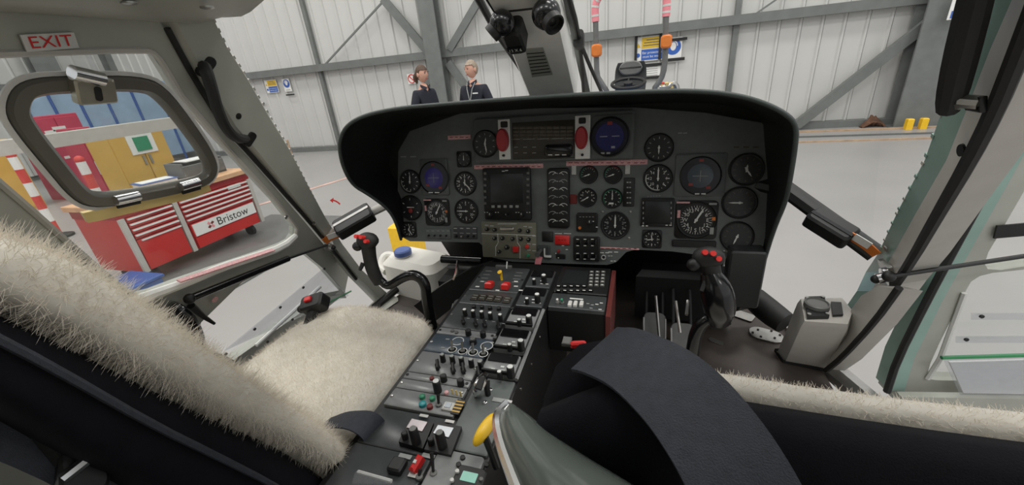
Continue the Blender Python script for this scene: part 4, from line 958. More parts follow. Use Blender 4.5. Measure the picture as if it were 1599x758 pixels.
# black duct right of the panel and silver floor plates
b = MB(); b.tube([on_z(1140, 470, .80), on_z(1172, 462, .76), on_z(1205, 490, .75), on_z(1226, 505, .74)], [.04, .045, .045, .04], 12, smooth=1); tag(b.build('air_duct', 'black_rubber'), 'black padded duct running to the right post foot', 'duct')
e = empty('floor_plate', on_z(1196, 524, FZ + .002), 'oval bright metal access plate on the cockpit floor', 'plate')
b = MB(); b.prism(rrect(.11, .07, .033, 5), 0, .006, Matrix.Rotation(R(-20), 4, 'Z'), .002); b.build('plate_body', 'metal', e)
for k in range(6):
    a_ = 2 * math.pi * k / 6; b = MB(); b.lathe([(.004, 0), (.004, .003)], Matrix.Translation((.043 * math.cos(a_), .024 * math.sin(a_), .006)), 8); b.build('screw', 'black', e)
for px, py, w_, h_ in ((1155, 492, .10, .05), (1118, 534, .05, .02)):
    p = on_z(px, py, FZ + .002); b = MB(); b.prism(rrect(w_, h_, .008, 2), 0, .004, Matrix.Translation(p) @ Matrix.Rotation(R(-30), 4, 'Z')); tag(b.build('floor_plate', 'metal'), 'small bright floor plate %s' % ('beside the black duct' if px == 1155 else 'in front of the right seat'), 'plate')
# ---------------------------------------------------------------- centre windscreen post
cpA, cpB = on_x(862, 150, 0), on_x(815, 0, 0); cpA, cpB = cpA + (cpA - cpB) * .0, cpB + (cpB - cpA) * .35; ax = (cpB - cpA).normalized(); nrm = Vector((0, -ax.z, ax.y)); nrm = -nrm if nrm.z > 0 else nrm
cp = empty('trim_3', TR(cpA, x=(1, 0, 0), z=-ax.cross(Vector((1, 0, 0))) if False else Vector((1, 0, 0)).cross(ax)), 'white centre windscreen post with placard', 'post', kind='structure')
CPM = cp.matrix_world.copy(); CPI = CPM.inverted()
def cpl(x, y, out=0.0):
    n_ = CPM.to_3x3() @ Vector((0, 0, 1)); q = on_p(x, y, cpA + n_ * out, n_); return CPI @ q
LP = (cpB - cpA).length
b = MB(); rows = []
for t, w_ in ((0, .160), (.5, .160), (1, .165)):
    rows.append([Vector((x * w_, LP * t, z)) for x, z in ((-.5, -.07), (-.5, -.012), (-.45, 0), (.45, 0), (.5, -.012), (.5, -.07))])
sgn = 1 if (CPM.to_3x3() @ Vector((0, 0, 1))).y < 0 else -1
if sgn < 0: rows = [[Vector((p.x, p.y, -p.z)) for p in r] for r in rows]
b.grid(rows, True); b.add(rows[0], [tuple(range(6))]); b.add(rows[-1], [tuple(range(6))]); b.build('post_body', 'white_enamel', cp, 40)
SG = sgn
def cbox(x0, y0, x1, y1, th, material, name, parent=cp, out=.001):
    q = [cpl(*p, SG * out) for p in ((x0, y0), (x1, y0), (x1, y1), (x0, y1))]
    b = MB(); b.plate(q, [], th, (0, 0, SG)); return b.build(name, material, parent, None)
q = [cpl(*p, SG * .001) for p in ((820, 76), (848, 74), (863, 116), (831, 120))]
b = MB(); b.plate(q, [], .002, (0, 0, SG)); pc_ = b.build('correction_placard', 'airframe', cp, None)
for k in range(7):
    t = (k + 1.2) / 8.4; a_ = q[0].lerp(q[3], t); c_ = q[1].lerp(q[2], t); b = MB(); b.tube([a_.lerp(c_, .04) + Vector((0, 0, SG * .003)), a_.lerp(c_, .96) + Vector((0, 0, SG * .003))], .0018, 4); b.build('text_row', 'black', pc_, None)
q = [cpl(*p, SG * .012) for p in ((755, -14), (842, -14), (842, 8), (773, 16))]
b = MB(); b.plate(q, [], .008, (0, 0, SG)); vz = b.build('check_card', 'label_white', cp, None)
b = MB(); b.tube([p + Vector((0, 0, SG * .006)) for p in q + [q[0]]], .004, 6); b.build('card_frame', 'black', vz)
# eyeball map lights
def map_light(px, py, r, D_, aim, label):
    n_ = CPM.to_3x3() @ Vector((0, 0, SG)); c_ = on_p(px, py, cpA + n_ * D_, n_); e = empty('map_light', c_, label, 'lamp', 'black ball map lights on the centre post')
    b = MB(); b.ball((0, 0, 0), r, n=20); b.build('ball_housing', 'black_gloss', e)
    a_ = Vector(aim).normalized(); b = MB(); b.lathe([(r * .55, r * .6), (r * .72, r * .75), (r * .70, r * 1.25), (r * .6, r * 1.27), (r * .5, r * .95)], TR((0, 0, 0), z=a_), 18); b.build('lamp_nozzle', 'black', e)
    back = (cpA.lerp(cpB, .8) - c_); b = MB(); b.cyl((0, 0, 0), n_ * -D_, r * .45, 10); b.build('stem', 'black', e)
map_light(784, 36, .030, .045, (-.75, -.25, -.6), 'black ball map light left of the compass')
map_light(853, 22, .034, .048, (.55, -.55, -.62), 'larger black ball map light right of the compass')
# compass
n_ = CPM.to_3x3() @ Vector((0, 0, SG)); c_ = on_p(804, 58, cpA + n_ * .03, n_); e = empty('standby_compass', TR(c_, x=(1, 0, 0), z=(CPM.to_3x3() @ Vector((0, 0, SG)))), 'black standby compass with white numerals on the centre post', 'compass')
b = MB(); b.prism(rrect(.05, .075, .012, 4), -.03, .025, None, .006); b.build('body', 'black', e)
b = MB(); b.box((0, -.012, .026), (.042, .013, .003)); cw = b.build('window', 'black_gloss', e, None)
b = MB(); b.text('12 X 6', .013, Matrix.Translation((0, -.0155, .028))); b.build('numerals', 'print_white', cw, None)
# wipers and outer cables
def outside(px, py):
    t = max(0, min(1, (py + 5) / 155)); return on_y(px, py, 1.12 + .46 * t)
b = MB(); b.tube([outside(742, -12), outside(775, 50), outside(808, 100), outside(842, 156)], [.011, .010, .008, .006], 8); tag(b.build('windscreen_wiper', 'black'), 'black wiper arm left of the centre post', 'wiper')
b = MB(); b.strap([outside(884, -12), outside(897, 50), outside(908, 105), outside(918, 150)], .022, (1, 0, 0), .004, 0); tag(b.build('windscreen_wiper', 'steel_grey'), 'flat brown grey wiper blade right of the centre post', 'wiper')
e = empty('windscreen_wiper', outside(904, 62), 'black wiper arm with pivot right of the centre post', 'wiper'); o_ = outside(904, 62)
b = MB(); b.tube([outside(886, -12) - o_, outside(898, 30) - o_, Vector((0, 0, 0)), outside(909, 105) - o_, outside(912, 150) - o_], .007, 8); b.build('arm', 'black', e)
b = MB(); b.tube([Vector((0, 0, 0)), outside(922, 105) - o_, outside(942, 150) - o_], .006, 8); b.build('tie_rod', 'black', e)
b = MB(); b.prism(rrect(.03, .05, .01, 3), -.012, .012, TR((0, 0, 0), x=(1, 0, 0), z=(0, -1, .3))); b.build('pivot', 'black', e)
# ================================================================= INSTRUMENT PANEL
LEAN = math.atan(.20)
PO = Vector((0, 1.318, 1.20))
PX, PY_ = Vector((1, 0, 0)), Vector((0, math.sin(LEAN), math.cos(LEAN)))
PZ = PX.cross(PY_)
PM = Matrix.Identity(4)
for i in range(3): PM[i][0] = PX[i]; PM[i][1] = PY_[i]; PM[i][2] = PZ[i]; PM[i][3] = PO[i]
PI_ = PM.inverted()
def pp(x, y, out=0.0):
    q = PI_ @ on_p(x, y, PO + PZ * out, PZ); return q.x, q.y
def pscale(x, y):
    q = on_p(x, y, PO, PZ); return (VM.transposed() @ (q - CAM)).z / FPX       # metres per pixel (vertical)
panel = empty('instrument_panel', PM, 'black hooded helicopter instrument panel full of round gauges and screens', 'instrument panel')
outl = [(622, 236), (621, 300), (622, 355), (627, 370), (640, 377), (700, 378), (748, 379), (760, 390), (770, 403), (800, 409), (880, 412), (948, 414), (962, 410), (978, 394), (992, 390), (1050, 393), (1120, 402), (1172, 411), (1188, 402), (1197, 360), (1205, 300), (1208, 220), (1190, 192), (1100, 176), (990, 168), (740, 170), (640, 205)]
b = MB(); b.prism([pp(x, y) for x, y in outl], -.02, 0); b.build('panel_face', 'panel_grey', panel, None)
# hood
lip = [(627, 374, 1.262), (619, 346, 1.23), (606, 325, 1.20), (577, 304, 1.16), (552, 290, 1.12), (538, 265, 1.08), (531, 236, 1.06), (533, 215, 1.055), (545, 195, 1.055), (573, 181, 1.06), (623, 171, 1.07), (674, 167, 1.08), (760, 160.5, 1.09), (880, 152.5, 1.10), (1000, 146.5, 1.09), (1080, 144.5, 1.08), (1140, 150, 1.07), (1184, 161, 1.06), (1223, 179, 1.055), (1241, 198, 1.055), (1238, 235, 1.06), (1230, 285, 1.09), (1224, 315, 1.13), (1207, 355, 1.19), (1193, 402, 1.255)]
L3 = [on_y(x, y, Y) for x, y, Y in lip]
for _ in range(2):
    q = [L3[0]]
    for i in range(len(L3) - 1): q += [L3[i] * .75 + L3[i + 1] * .25, L3[i] * .25 + L3[i + 1] * .75]
    L3 = q + [L3[-1]]
cz = 1.27
def toward(p, k, Y): return Vector((p.x * k, Y, cz + (p.z - cz) * k))
def yplane(z): return 1.318 + (z - 1.20) * .20
inner0 = L3
inner1 = [Vector((p.x * 1.01, p.y * .45 + (yplane(p.z) + .02) * .55, p.z - .022 * max(0, (p.z - 1.3) / .25))) for p in L3]
inner2 = [Vector((p.x * 1.02, yplane(p.z) + .03, p.z - .045 * max(0, (p.z - 1.3) / .25))) for p in L3]
def outp(p, d): v = Vector((p.x, 0, p.z - cz)); v = Vector((v.x, 0, v.z * 1.6)).normalized(); return p + v * d
o0 = [outp(p, .010) + Vector((0, .004, 0)) for p in L3]
o1 = [outp(Vector((p.x * 1.015, p.y * .4 + .84, p.z - .035 * max(0, (p.z - 1.35) / .2))), .008) for p in L3]
o2 = [outp(Vector((p.x * 1.03, 1.42, p.z - .07 * max(0, (p.z - 1.35) / .2))), .0) for p in L3]
b = MB(); b.grid([inner2, inner1, inner0]); b.grid([o0, o1, o2]); hood = b.build('hood', 'glare_black', panel, 60)
b2_ = MB(); b2_.tube([p.lerp(q_, .5) for p, q_ in zip(inner0, o0)], .0058, 8); h2 = b2_.build('hood_lip', 'lip_highlight', panel, 60)
b = MB(); b.plate([Vector((p.x * 1.0, yplane(p.z) + .024, p.z)) for p in inner2], [], .006, (0, 1, 0)); h3 = b.build('hood_back', 'glare_black', panel, None)
for o in (hood, h2, h3): o.matrix_parent_inverse = PI_
# ---- instruments
def pbox(x0, y0, x1, y1, z0, z1, name, material, parent=panel, r=.004, bev=.002, n=3):
    a_ = pp(x0, y0, z1); c_ = pp(x1, y1, z1); w_ = abs(c_[0] - a_[0]); h_ = abs(a_[1] - c_[1])
    b = MB(); b.prism(rrect(w_, h_, min(r, w_ * .45, h_ * .45), n, (a_[0] + c_[0]) / 2, (a_[1] + c_[1]) / 2), z0, z1, None, min(bev, w_ * .2, h_ * .2)); return b.build(name, material, parent, 40)
def pknob(x, y, r, z0, h, name='knob', material='black', parent=panel, mark=True, n=14):
    u, v = pp(x, y, z0); b = MB(); T_ = Matrix.Translation((u, v, z0)); b.lathe([(r, 0), (r, h * .4), (r * .82, h * .5), (r * .78, h), (r * .6, h * 1.04)], T_, n); k = b.build(name, material, parent)
    if mark:
        b = MB(); b.box((0, r * .4, h * 1.06), (r * .18, r * .7, .0008), T_); b.build('index_mark', 'print_white', k, None)
    return k
def gauge(name, x, y, rpx, ticks=12, needles=((0, .8),), num=None, sq=False, dial='dial', tick_mat='print_white', arc=None, ring='black', out=.006, a0=0, a1=360, label=None, extra=None, r=None):
    u, v = pp(x, y, out); r = r or rpx * pscale(x, y); T_ = Matrix.Translation((u, v, 0))
    b = MB()
    if sq: b.prism(rrect(r * 2.25, r * 2.25, r * .25, 4), 0, out * .7, T_, .001)
    b.lathe([(r * 1.10, 0), (r * 1.10, out), (r * 1.02, out * 1.5), (r * .96, out * 1.35), (r * .94, out * .8)], T_, 28)
    g = b.build(name, ring, panel, 40, label)
    b = MB(); b.lathe([(r * .95, out * .5), (r * .95, out * .85), (r * .2, out * .86)], T_, 28); b.build('dial', dial, g)
    b = MB(); zt = out * .95
    for k in range(ticks):
        a = R(90 - (a0 + (a1 - a0) * k / (ticks if a1 - a0 == 360 else max(1, ticks - 1)))); big = (k % 2 == 0) or ticks <= 12
        rm, l_ = r * .84, r * (.16 if big else .09)
        b.box((rm - l_ / 2, 0, 0), (l_, r * (.055 if big else .03) * (.5 if ticks > 24 else 1), .0006), T_ @ Matrix.Translation((0, 0, zt)) @ Matrix.Rotation(a, 4, 'Z'))
    if num:
        for k, s_ in enumerate(num):
            a = R(90 - (a0 + (a1 - a0) * k / (len(num) if a1 - a0 == 360 else max(1, len(num) - 1)))); b.text(s_, r * .30, T_ @ Matrix.Translation((math.cos(a) * r * .60, math.sin(a) * r * .60, zt)))
    if extra: extra(b, T_, r, zt)
    if b.v: b.build('markings', tick_mat, g, None)
    if arc:
        for c0, c1, cm in arc:
            b = MB(); pts = [T_ @ Vector((math.cos(R(90 - t)) * r * .90, math.sin(R(90 - t)) * r * .90, zt)) for t in range(c0, c1 + 1, 10)]; b.tube(pts, r * .035, 4); b.build('range_arc', cm, g, None)
    for a, l_ in needles:
        b = MB(); Tn = T_ @ Matrix.Translation((0, 0, out * 1.1)) @ Matrix.Rotation(R(-a), 4, 'Z')
        b.prism([(-r * .04, -r * .18), (r * .04, -r * .18), (r * .05, r * l_ * .6), (0, r * l_), (-r * .05, r * l_ * .6)], 0, .0008, Tn); b.cyl(Tn @ Vector((0, 0, 0)), Tn @ Vector((0, 0, .0014)), r * .09, 10); b.build('needle', 'print_white', g, None)
    return g
def plabel(x0, y0, x1, y1, material='label_pink', z=.003, name='label_strip', marks=0):
    o = pbox(x0, y0, x1, y1, 0, z, name, material, panel, .001, .0005, 1)
    a_ = pp(x0, (y0 + y1) / 2, z); c_ = pp(x1, (y0 + y1) / 2, z)
    for k in range(marks):
        t = (k + .7) / (marks + .4); b = MB(); b.box((a_[0] + (c_[0] - a_[0]) * t, a_[1] + (c_[1] - a_[1]) * t, z + .0003), ((c_[0] - a_[0]) / marks * random.uniform(.4, .8), .0024, .0006)); b.build('text_mark', 'dark_red', o, None)
    return o
def marks(x0, y0, x1, y1, n, z, parent, material='print_white', w=.5, h=.0022):
    b = MB()
    for k in range(n):
        t = k / max(1, n - 1); u, v = pp(x0 + (x1 - x0) * t, y0 + (y1 - y0) * t, z); ww = (abs(pp(x1, y1, z)[0] - pp(x0, y0, z)[0]) / max(1, n - 1)) * w if n > 1 else .01
        b.box((u, v, z), (ww, h, .0006))
    return b.build('legend_marks', material, parent, None)
def screen_ai(name, x0, y0, x1, y1, glow, label):
    g = pbox(x0, y0, x1, y1, 0, .008, name, 'panel_grey' if x0 < 900 or x0 > 1040 else 'panel_grey', panel, .006); g['label'] = label
    xc, yc = (x0 + x1) / 2, (y0 + y1) / 2 + 1; u, v = pp(xc, yc, .008); r = (y1 - y0) * .44 * pscale(xc, yc); T_ = Matrix.Translation((u, v, .008))
    b = MB(); b.lathe([(r * 1.04, 0), (r * 1.04, .003), (r * .98, .005), (r * .97, .001)], T_, 28); b.build('screen_rim', 'black', g)
    b = MB(); b.lathe([(r * .97, .0005), (r * .97, .0015), (r * .1, .0018)], T_, 28); b.build('screen', 'screen_blue', g)
    b = MB(); b.lathe([(r * .66, .0012), (r * .62, .0019), (r * .1, .0021)], T_, 24); b.build('display_raster', 'raster_blue' if x0 < 900 else 'raster_grey', g)
    b = MB(); b.box((0, 0, .0028), (r * .75, r * .03, .0004), T_); b.box((0, 0, .0028), (r * .03, r * .6, .0004), T_); b.build('crosshair', 'print_dim', g, None)
    for dx, dy in ((0, .82), (-.45, -.45), (.42, -.62)):
        b = MB(); b.box((dx * r, dy * r, .0026), (r * .22, r * .14, .0006), T_, .0001); b.build('warning_flag', 'ball_red', g, None)
    marks(xc - 5, y1 - 4, xc + 5, y1 - 4, 2, .014, g, 'print_white', .7, .004)
    return g
screen_ai('attitude_display', 654, 249, 701, 305, True, 'blue round attitude screen on the left of the panel')
screen_ai('attitude_display', 1056, 241, 1131, 307, True, 'dark round attitude screen on the right of the panel')
# raised centre unit
cu = pbox(738, 186, 990, 249, 0, .022, 'centre_warning_unit', 'panel_grey', panel, .014, .004, 4)
cu2 = pbox(924, 180, 990, 248, .0, .026, 'display_housing', 'panel_grey', panel, .016, .004, 4)
def raised(fn, dz, *a, **k):
    g = fn(*a, **k); g.location.z += dz; return g
gauge_z = lambda dz, *a, **k: raised(gauge, dz, *a, **k)
gauge_z(.022, 'torque_gauge', 761, 225, 19, 10, ((172, .75), (10, .5)), None, tick_mat='print_dim', dial='screen_off')
for x0, x1, y0, y1 in ((777, 797, 187, 249), (898, 921, 181, 248)):
    st = pbox(x0, y0, x1, y1, .02, .030, 'fire_handle_plate', 'white_enamel', panel, .002)
    xc = (x0 + x1) / 2; yc = (y0 + y1) / 2 + 1
    u, v = pp(xc - 1, yc, .03); s_ = pscale(xc, yc); b = MB(); b.prism(circ(9.5 * s_, 20, ry=17 * s_), 0, .022, Matrix.Translation((u, v, .03)), .005); fh = b.build('fire_handle', 'lamp_red', st); fh.data.materials[0] = MATS['handle_red']
    pbox(xc - 6, y0 + 3, xc + 5, y0 + 12, .03, .036, 'guard_button', 'black', st); pknob(xc, y1 - 6, .0045, .03, .012, 'toggle', 'black', st, False)
wp = pbox(799, 192, 897, 247, .02, .024, 'annunciator_panel', 'panel_olive', panel, .002); wp.data.materials[0] = mat('annunciator', (.040, .034, .026), .4, var=.1)
for r_ in range(4):
    for c_ in range(9):
        x0 = 801 + c_ * 10.5; y0 = 197 + r_ * 5.6; pbox(x0, y0, x0 + 9.5, y0 + 4.6, .024, .0252, 'caption_window', 'dark_caption' if 'dark_caption' in MATS else (mat('dark_caption', (.075, .06, .042), .35, var=.3, scale=200) and 'dark_caption'), wp, .0006, .0003, 1)
marks(803, 218, 893, 216, 5, .026, wp, 'print_dim', .8, .0012)
for r_ in range(2):
    marks(806, 230 + r_ * 9, 834, 230 + r_ * 9, 3, .0255, wp, 'print_dim', .4, .002)
dv = pbox(850, 226, 894, 245, .024, .030, 'clock_display', 'black_gloss', panel, .012, .002, 5); marks(859, 242, 881, 242, 3, .031, dv, 'print_white', .6, .003)
# blue display with round glass on the raised housing
u, v = pp(952, 214, .028); r = 28 * pscale(952, 214); T_ = Matrix.Translation((u, v, .026))
b = MB(); b.lathe([(r * 1.08, 0), (r * 1.08, .006), (r, .008), (r * .97, .004)], T_, 30); ad = b.build('attitude_display', 'black', panel, 40, 'round dark blue standby attitude screen at the panel top')
b = MB(); b.lathe([(r * .98, .001), (r * .98, .004), (r * .1, .0045)], T_, 30); b.build('screen', 'screen_blue', ad)
b = MB(); b.lathe([(r * .78, .003), (r * .75, .0047), (r * .1, .005)], T_, 24); b.build('display_raster', 'raster_navy', ad)
for dx in (-.32, .32): b = MB(); b.box((dx * r, .03 * r, .006), (r * .40, r * .045, .0005), T_); b.build('wing_symbol', 'print_dim', ad, None)
b = MB()
b.box((.2 * r, -.55 * r, .006), (r * .2, r * .12, .0005), T_)
for dx in (-.3, .0): b.box((dx * r - .05 * r, -.86 * r, .006), (r * .2, r * .1, .0005), T_)
b.build('screen_symbols', 'print_dim', ad, None)
b = MB(); b.box((0, r * .72, .006), (r * .26, r * .18, .0005), T_); b.build('warning_flag', 'ball_red', ad, None)
# left flight instruments
gauge('airspeed_indicator', 640, 284, 17, 12, ((5, .7),), None, arc=((180, 280, 'print_dim'),))
gauge('standby_horizon', 641, 325, 18, 6, (), None, dial='screen_off', extra=lambda b, T, r, z: b.box((0, .05 * r, z), (r * .7, r * .08, .0008), T))
b = MB(); u, v = pp(641, 329, .008); b.lathe([(.010, 0), (.010, .004), (.004, .007)], Matrix.Translation((u, v, .006)), 12); b.build('horizon_ball', 'ball_red', panel)
def hsi(x, y, rp, sqpx, label):
    g = gauge('heading_indicator', x, y, rp, 36, ((28, .82),), ('N', '3', '6', 'E', '12', '15', 'S', '21', '24', 'W', '30', '33'), sq=True, label=label)
    for dx, dy, w_, h_, mt in ((-.95, .35, .16, .45, 'label_pink'), (-.75, 1.02, .7, .1, 'label_pink'), (.9, .1, .18, .2, 'orange'), (.85, -.6, .2, .4, 'print_dim'), (.8, .95, .4, .12, 'print_dim')):
        r = rp * pscale(x, y); u, v = pp(x, y, .006); b = MB(); b.box((u + dx * r, v + dy * r, .0092), (w_ * r, h_ * r, .0008)); b.build('flag', mt, g, None)
hsi(682, 332, 19, 24, 'heading indicator under the left attitude screen'); hsi(1087, 344, 27, 33, 'heading indicator under the right attitude screen')
gauge('panel_clock', 638.5, 359, 11, 12, ((20, .6), (150, .8)), ('12', '3', '6', '9'), sq=True)
gauge('altimeter', 726, 287, 17, 20, ((135, .85), (0, .5)), tuple('0123456789')); gauge('vertical_speed_indicator', 727.5, 330, 18, 16, ((270, .85),), ('5', '10', '20', '0', '20', '10'))
gauge('small_gauge', 724, 249, 11, 8, ((0, .6),), None, sq=True, tick_mat='print_dim')
plabel(699, 212, 735, 217, 'label_pink', .003, marks=4); marks(630, 245, 645, 245, 2, .002, panel, 'print_dim', .6, .004)
sp = pbox(664, 357, 704, 374, 0, .006, 'switch_strip', 'panel_grey', panel); marks(668, 361, 700, 361, 5, .007, sp, 'print_dim', .5, .002)
for k in range(4): pknob(670 + k * 9, 368, .004, .006, .008, 'toggle', 'black', sp, False, 8)
sp = pbox(707, 354, 745, 374, 0, .006, 'switch_strip', 'panel_olive', panel); sp.data.materials[0] = MATS['console_plate']; marks(711, 357, 741, 357, 4, .007, sp, 'print_white', .5, .002); marks(711, 364, 741, 365, 4, .007, sp, 'print_dim', .6, .003)
for k in range(4): pknob(713 + k * 9, 369, .0045, .006, .010, 'toggle', 'metal' if k == 1 else 'black', sp, False, 8)
# map display
md = pbox(753, 263, 829, 345, 0, .016, 'map_display', 'black', panel, .006)
pbox(764, 271, 818, 318, .016, .0172, 'screen', 'screen_off', md, .003)
for side_x in (757, 824):
    for k in range(6): pbox(side_x - 2.2, 269 + k * 9.4, side_x + 2.2, 273 + k * 9.4, .016, .020, 'bezel_key', 'tug_grey', md, .001)
    marks(side_x, 271, side_x, 318, 6, .0205, md, 'print_dim', .0, .0012)
for k in range(5): pbox(767 + k * 9.4, 321, 772 + k * 9.4, 325, .016, .020, 'bezel_key', 'print_dim', md, .001)
for x in (767, 792, 816): pknob(x, 335, .010 if x != 792 else .006, .016, .016, 'selector_knob', 'black', md)
for x in (759, 776, 808, 825): marks(x - 2, 332, x + 2, 332, 2, .0175, md, 'print_white', .5, .002)
marks(786, 267.5, 791, 266.5, 2, .0168, md, 'print_white', .9, .0025)
plabel(740, 258, 848, 262.5, marks=12); plabel(884, 252, 1011, 257, marks=12); plabel(892.5, 259, 899.5, 273, 'label_white'); plabel(976.5, 258, 983.5, 272, 'label_white'); plabel(935, 386, 998, 391, marks=7)
pbox(889, 304, 901, 319, 0, .002, 'dull_red_label', 'dark_red', panel)
# engine strip
es = pbox(854, 263, 889, 357, 0, .012, 'engine_gauge_strip', 'black', panel, .012, .003, 5)
for k in range(7):
    for c_ in (0, 1):
        x, y = 863 + c_ * 17 - 0, 273 + k * 12.4; u, v = pp(x, y, .012); r = 6.2 * pscale(x, y); b = MB(); T_ = Matrix.Translation((u, v, .0125))
        b.tube([T_ @ Vector((math.cos(R(t)) * r, math.sin(R(t)) * r * .75, 0)) for t in range(20, 161, 20)], r * .09, 4); b.box((0, 0, 0), (r * .9, r * .12, .0006), T_ @ Matrix.Rotation(R(35 if c_ == 0 else 145), 4, 'Z') @ Matrix.Translation((r * .4, 0, 0))); b.build('scale_arc', 'print_dim' if k % 2 else 'print_white', es, None)
    marks(870.5, 271 + k * 12.4, 874, 271 + k * 12.4, 2, .0125, es, 'print_dim', .5, .003)
# twin gauges and friends
for x in (919, 957): gauge('torque_gauge', x, 273, 13, 9, ((250, .7),), None, a0=-110, a1=60, arc=((-110, -30, 'green_lamp'), (0, 40, 'ball_red')), tick_mat='print_dim')
gauge('oil_gauge', 917, 309, 13.5, 10, ((238, .7),), ('0', '2', '4', '6', '8'), a0=-120, a1=120); gauge('rotor_speed_gauge', 956, 310, 14.5, 12, ((0, .8), (5, .5)), None, arc=((-130, 120, 'green_lamp'),), extra=lambda b, T, r, z: b.box((-.1 * r, -.55 * r, z), (r * .5, r * .18, .0008), T))
sl = pbox(974, 278, 990, 323, 0, .006, 'slot_indicator', 'black', panel, .003)
for k in range(5): marks(980, 285 + k * 8, 984, 285 + k * 8, 2, .0065, sl, 'print_dim', .7, .004)
sg = pbox(900, 333, 933, 363, 0, .010, 'fuel_panel', 'black', panel, .006); pknob(905.5, 356, .0055, .010, .008, 'amber_lamp', 'orange', sg, False); pknob(921, 347, .010, .010, .014, 'selector_knob', 'black', sg); marks(926, 346, 932, 355, 2, .0105, sg, 'print_white', .5, .003); marks(906, 339, 926, 339, 5, .0105, sg, 'print_dim', .5, .002)
gauge('rotor_tachometer', 960.5, 352.5, 20, 20, ((0, .85),), tuple('0123456789'), tick_mat='print_dim')
for x, y in ((941, 331), (984, 331), (982, 372)): pknob(x, y, .004, 0, .003, 'panel_screw', 'metal', panel, False, 8)
gauge('airspeed_indicator', 1027.5, 279, 20, 16, ((0, .8),), ('0', '2', '4', '6', '8', '10', '12', '14'), arc=((170, 290, 'print_white'),)); gauge('triple_pointer_gauge', 1029, 231, 20, 12, ((180, .5),), None, tick_mat='print_dim')
rs = pbox(1002, 310, 1051, 355, 0, .010, 'radar_altimeter_screen', 'black', panel, .003); pbox(1007, 314, 1046, 350, .010, .0108, 'screen', 'screen_off', rs, .002)
for x in (1004.5, 1048): marks(x, 318, x, 348, 5, .0105, rs, 'print_white', 0, .0045)
for x in (1004.5, 1048):
    b = MB()
    for k in range(5): u, v = pp(x, 317 + k * 8, .0105); b.box((u, v, .0107), (.003, .007, .0006))
    b.build('side_keys', 'print_dim', rs, None)
marks(1004, 353, 1010, 353, 2, .0105, rs, 'print_white', .6, .003); marks(1041, 352, 1047, 352, 2, .0105, rs, 'print_white', .6, .003); marks(1012, 307, 1030, 306, 5, .002, panel, 'print_dim', .6, .002)
gauge('panel_clock', 1018, 374, 13, 12, ((350, .6), (260, .7)), ('12', '3', '6', '9'), sq=True)
gauge('altimeter', 1166, 265, 23, 12, ((145, .6), (5, .35)), None, tick_mat='dark_caption'); gauge('vertical_speed_indicator', 1155, 317, 23, 12, ((270, .7),), None, tick_mat='dark_caption'); gauge('standby_gauge', 1151, 370, 22, 12, ((200, .6),), None, tick_mat='dark_caption', dial='screen_off')
marks(1062, 208, 1070, 208, 2, .002, panel, 'print_dim', .8, .003); marks(1150, 230, 1180, 230, 3, .002, panel, 'dark_caption', .6, .005)
pbox(1050, 375, 1118, 388, 0, .008, 'switch_strip', 'black', panel)
pbox(1130, 391, 1138, 395, 0, .003, 'rivet_plate', 'metal', panel)
# audio panel
ap = pbox(751, 346, 838, 406, 0, .010, 'landing_gear_control_panel', 'panel_olive', panel, .004)
def pl(x0, y0, x1, y1):
    a_ = pp(x0, y0, .0105); c_ = pp(x1, y1, .0105); b = MB(); b.tube([(a_[0], a_[1], .0105), (c_[0], c_[1], .0105)], .0011, 4); b.build('guide_line', 'print_white', ap, None)
for l_ in ((752, 365, 836, 368), (777, 365, 778, 379), (778, 379, 774, 386), (774, 386, 774, 400), (807, 367, 808, 379), (808, 379, 812, 385), (812, 385, 812, 404), (777, 350, 807, 350)): pl(*l_)
for x, y in ((761, 358), (773, 359), (812, 360), (825, 361), (773, 372), (785, 372), (801, 373), (814, 373), (826, 374), (780, 393)): pknob(x, y, .0075, .010, .012, 'knob', 'black', ap, True, 12)
pknob(792, 386, .009, .010, .014, 'selector_knob', 'black', ap); pbox(780, 355, 802, 361, .010, .016, 'slot_display', 'metal', ap)
pbox(800, 386, 809, 395, .010, .024, 'red_button', 'paint_red', ap, .002); pknob(823.5, 385, .0075, .010, .012, 'red_lamp', 'lamp_red', ap, False); pknob(825, 399, .0065, .010, .008, 'green_lamp', 'green_lamp', ap, False)
for x0, y0 in ((826, 368), (826, 381), (826, 391), (760, 352), (820, 354)): marks(x0, y0, x0 + 8, y0 + 1, 2, .0106, ap, 'print_white', .7, .0016)
rl = pbox(866, 368, 889, 383, 0, .010, 'red_warning_light', 'paint_red', panel, .002); marks(873, 375, 882, 375, 3, .0105, rl, 'dark_red', .6, .003)
pbox(846, 362, 863, 378, 0, .008, 'dark_square_light', 'black', panel, .002); marks(872, 365, 886, 365, 2, .002, panel, 'print_white', .8, .002)
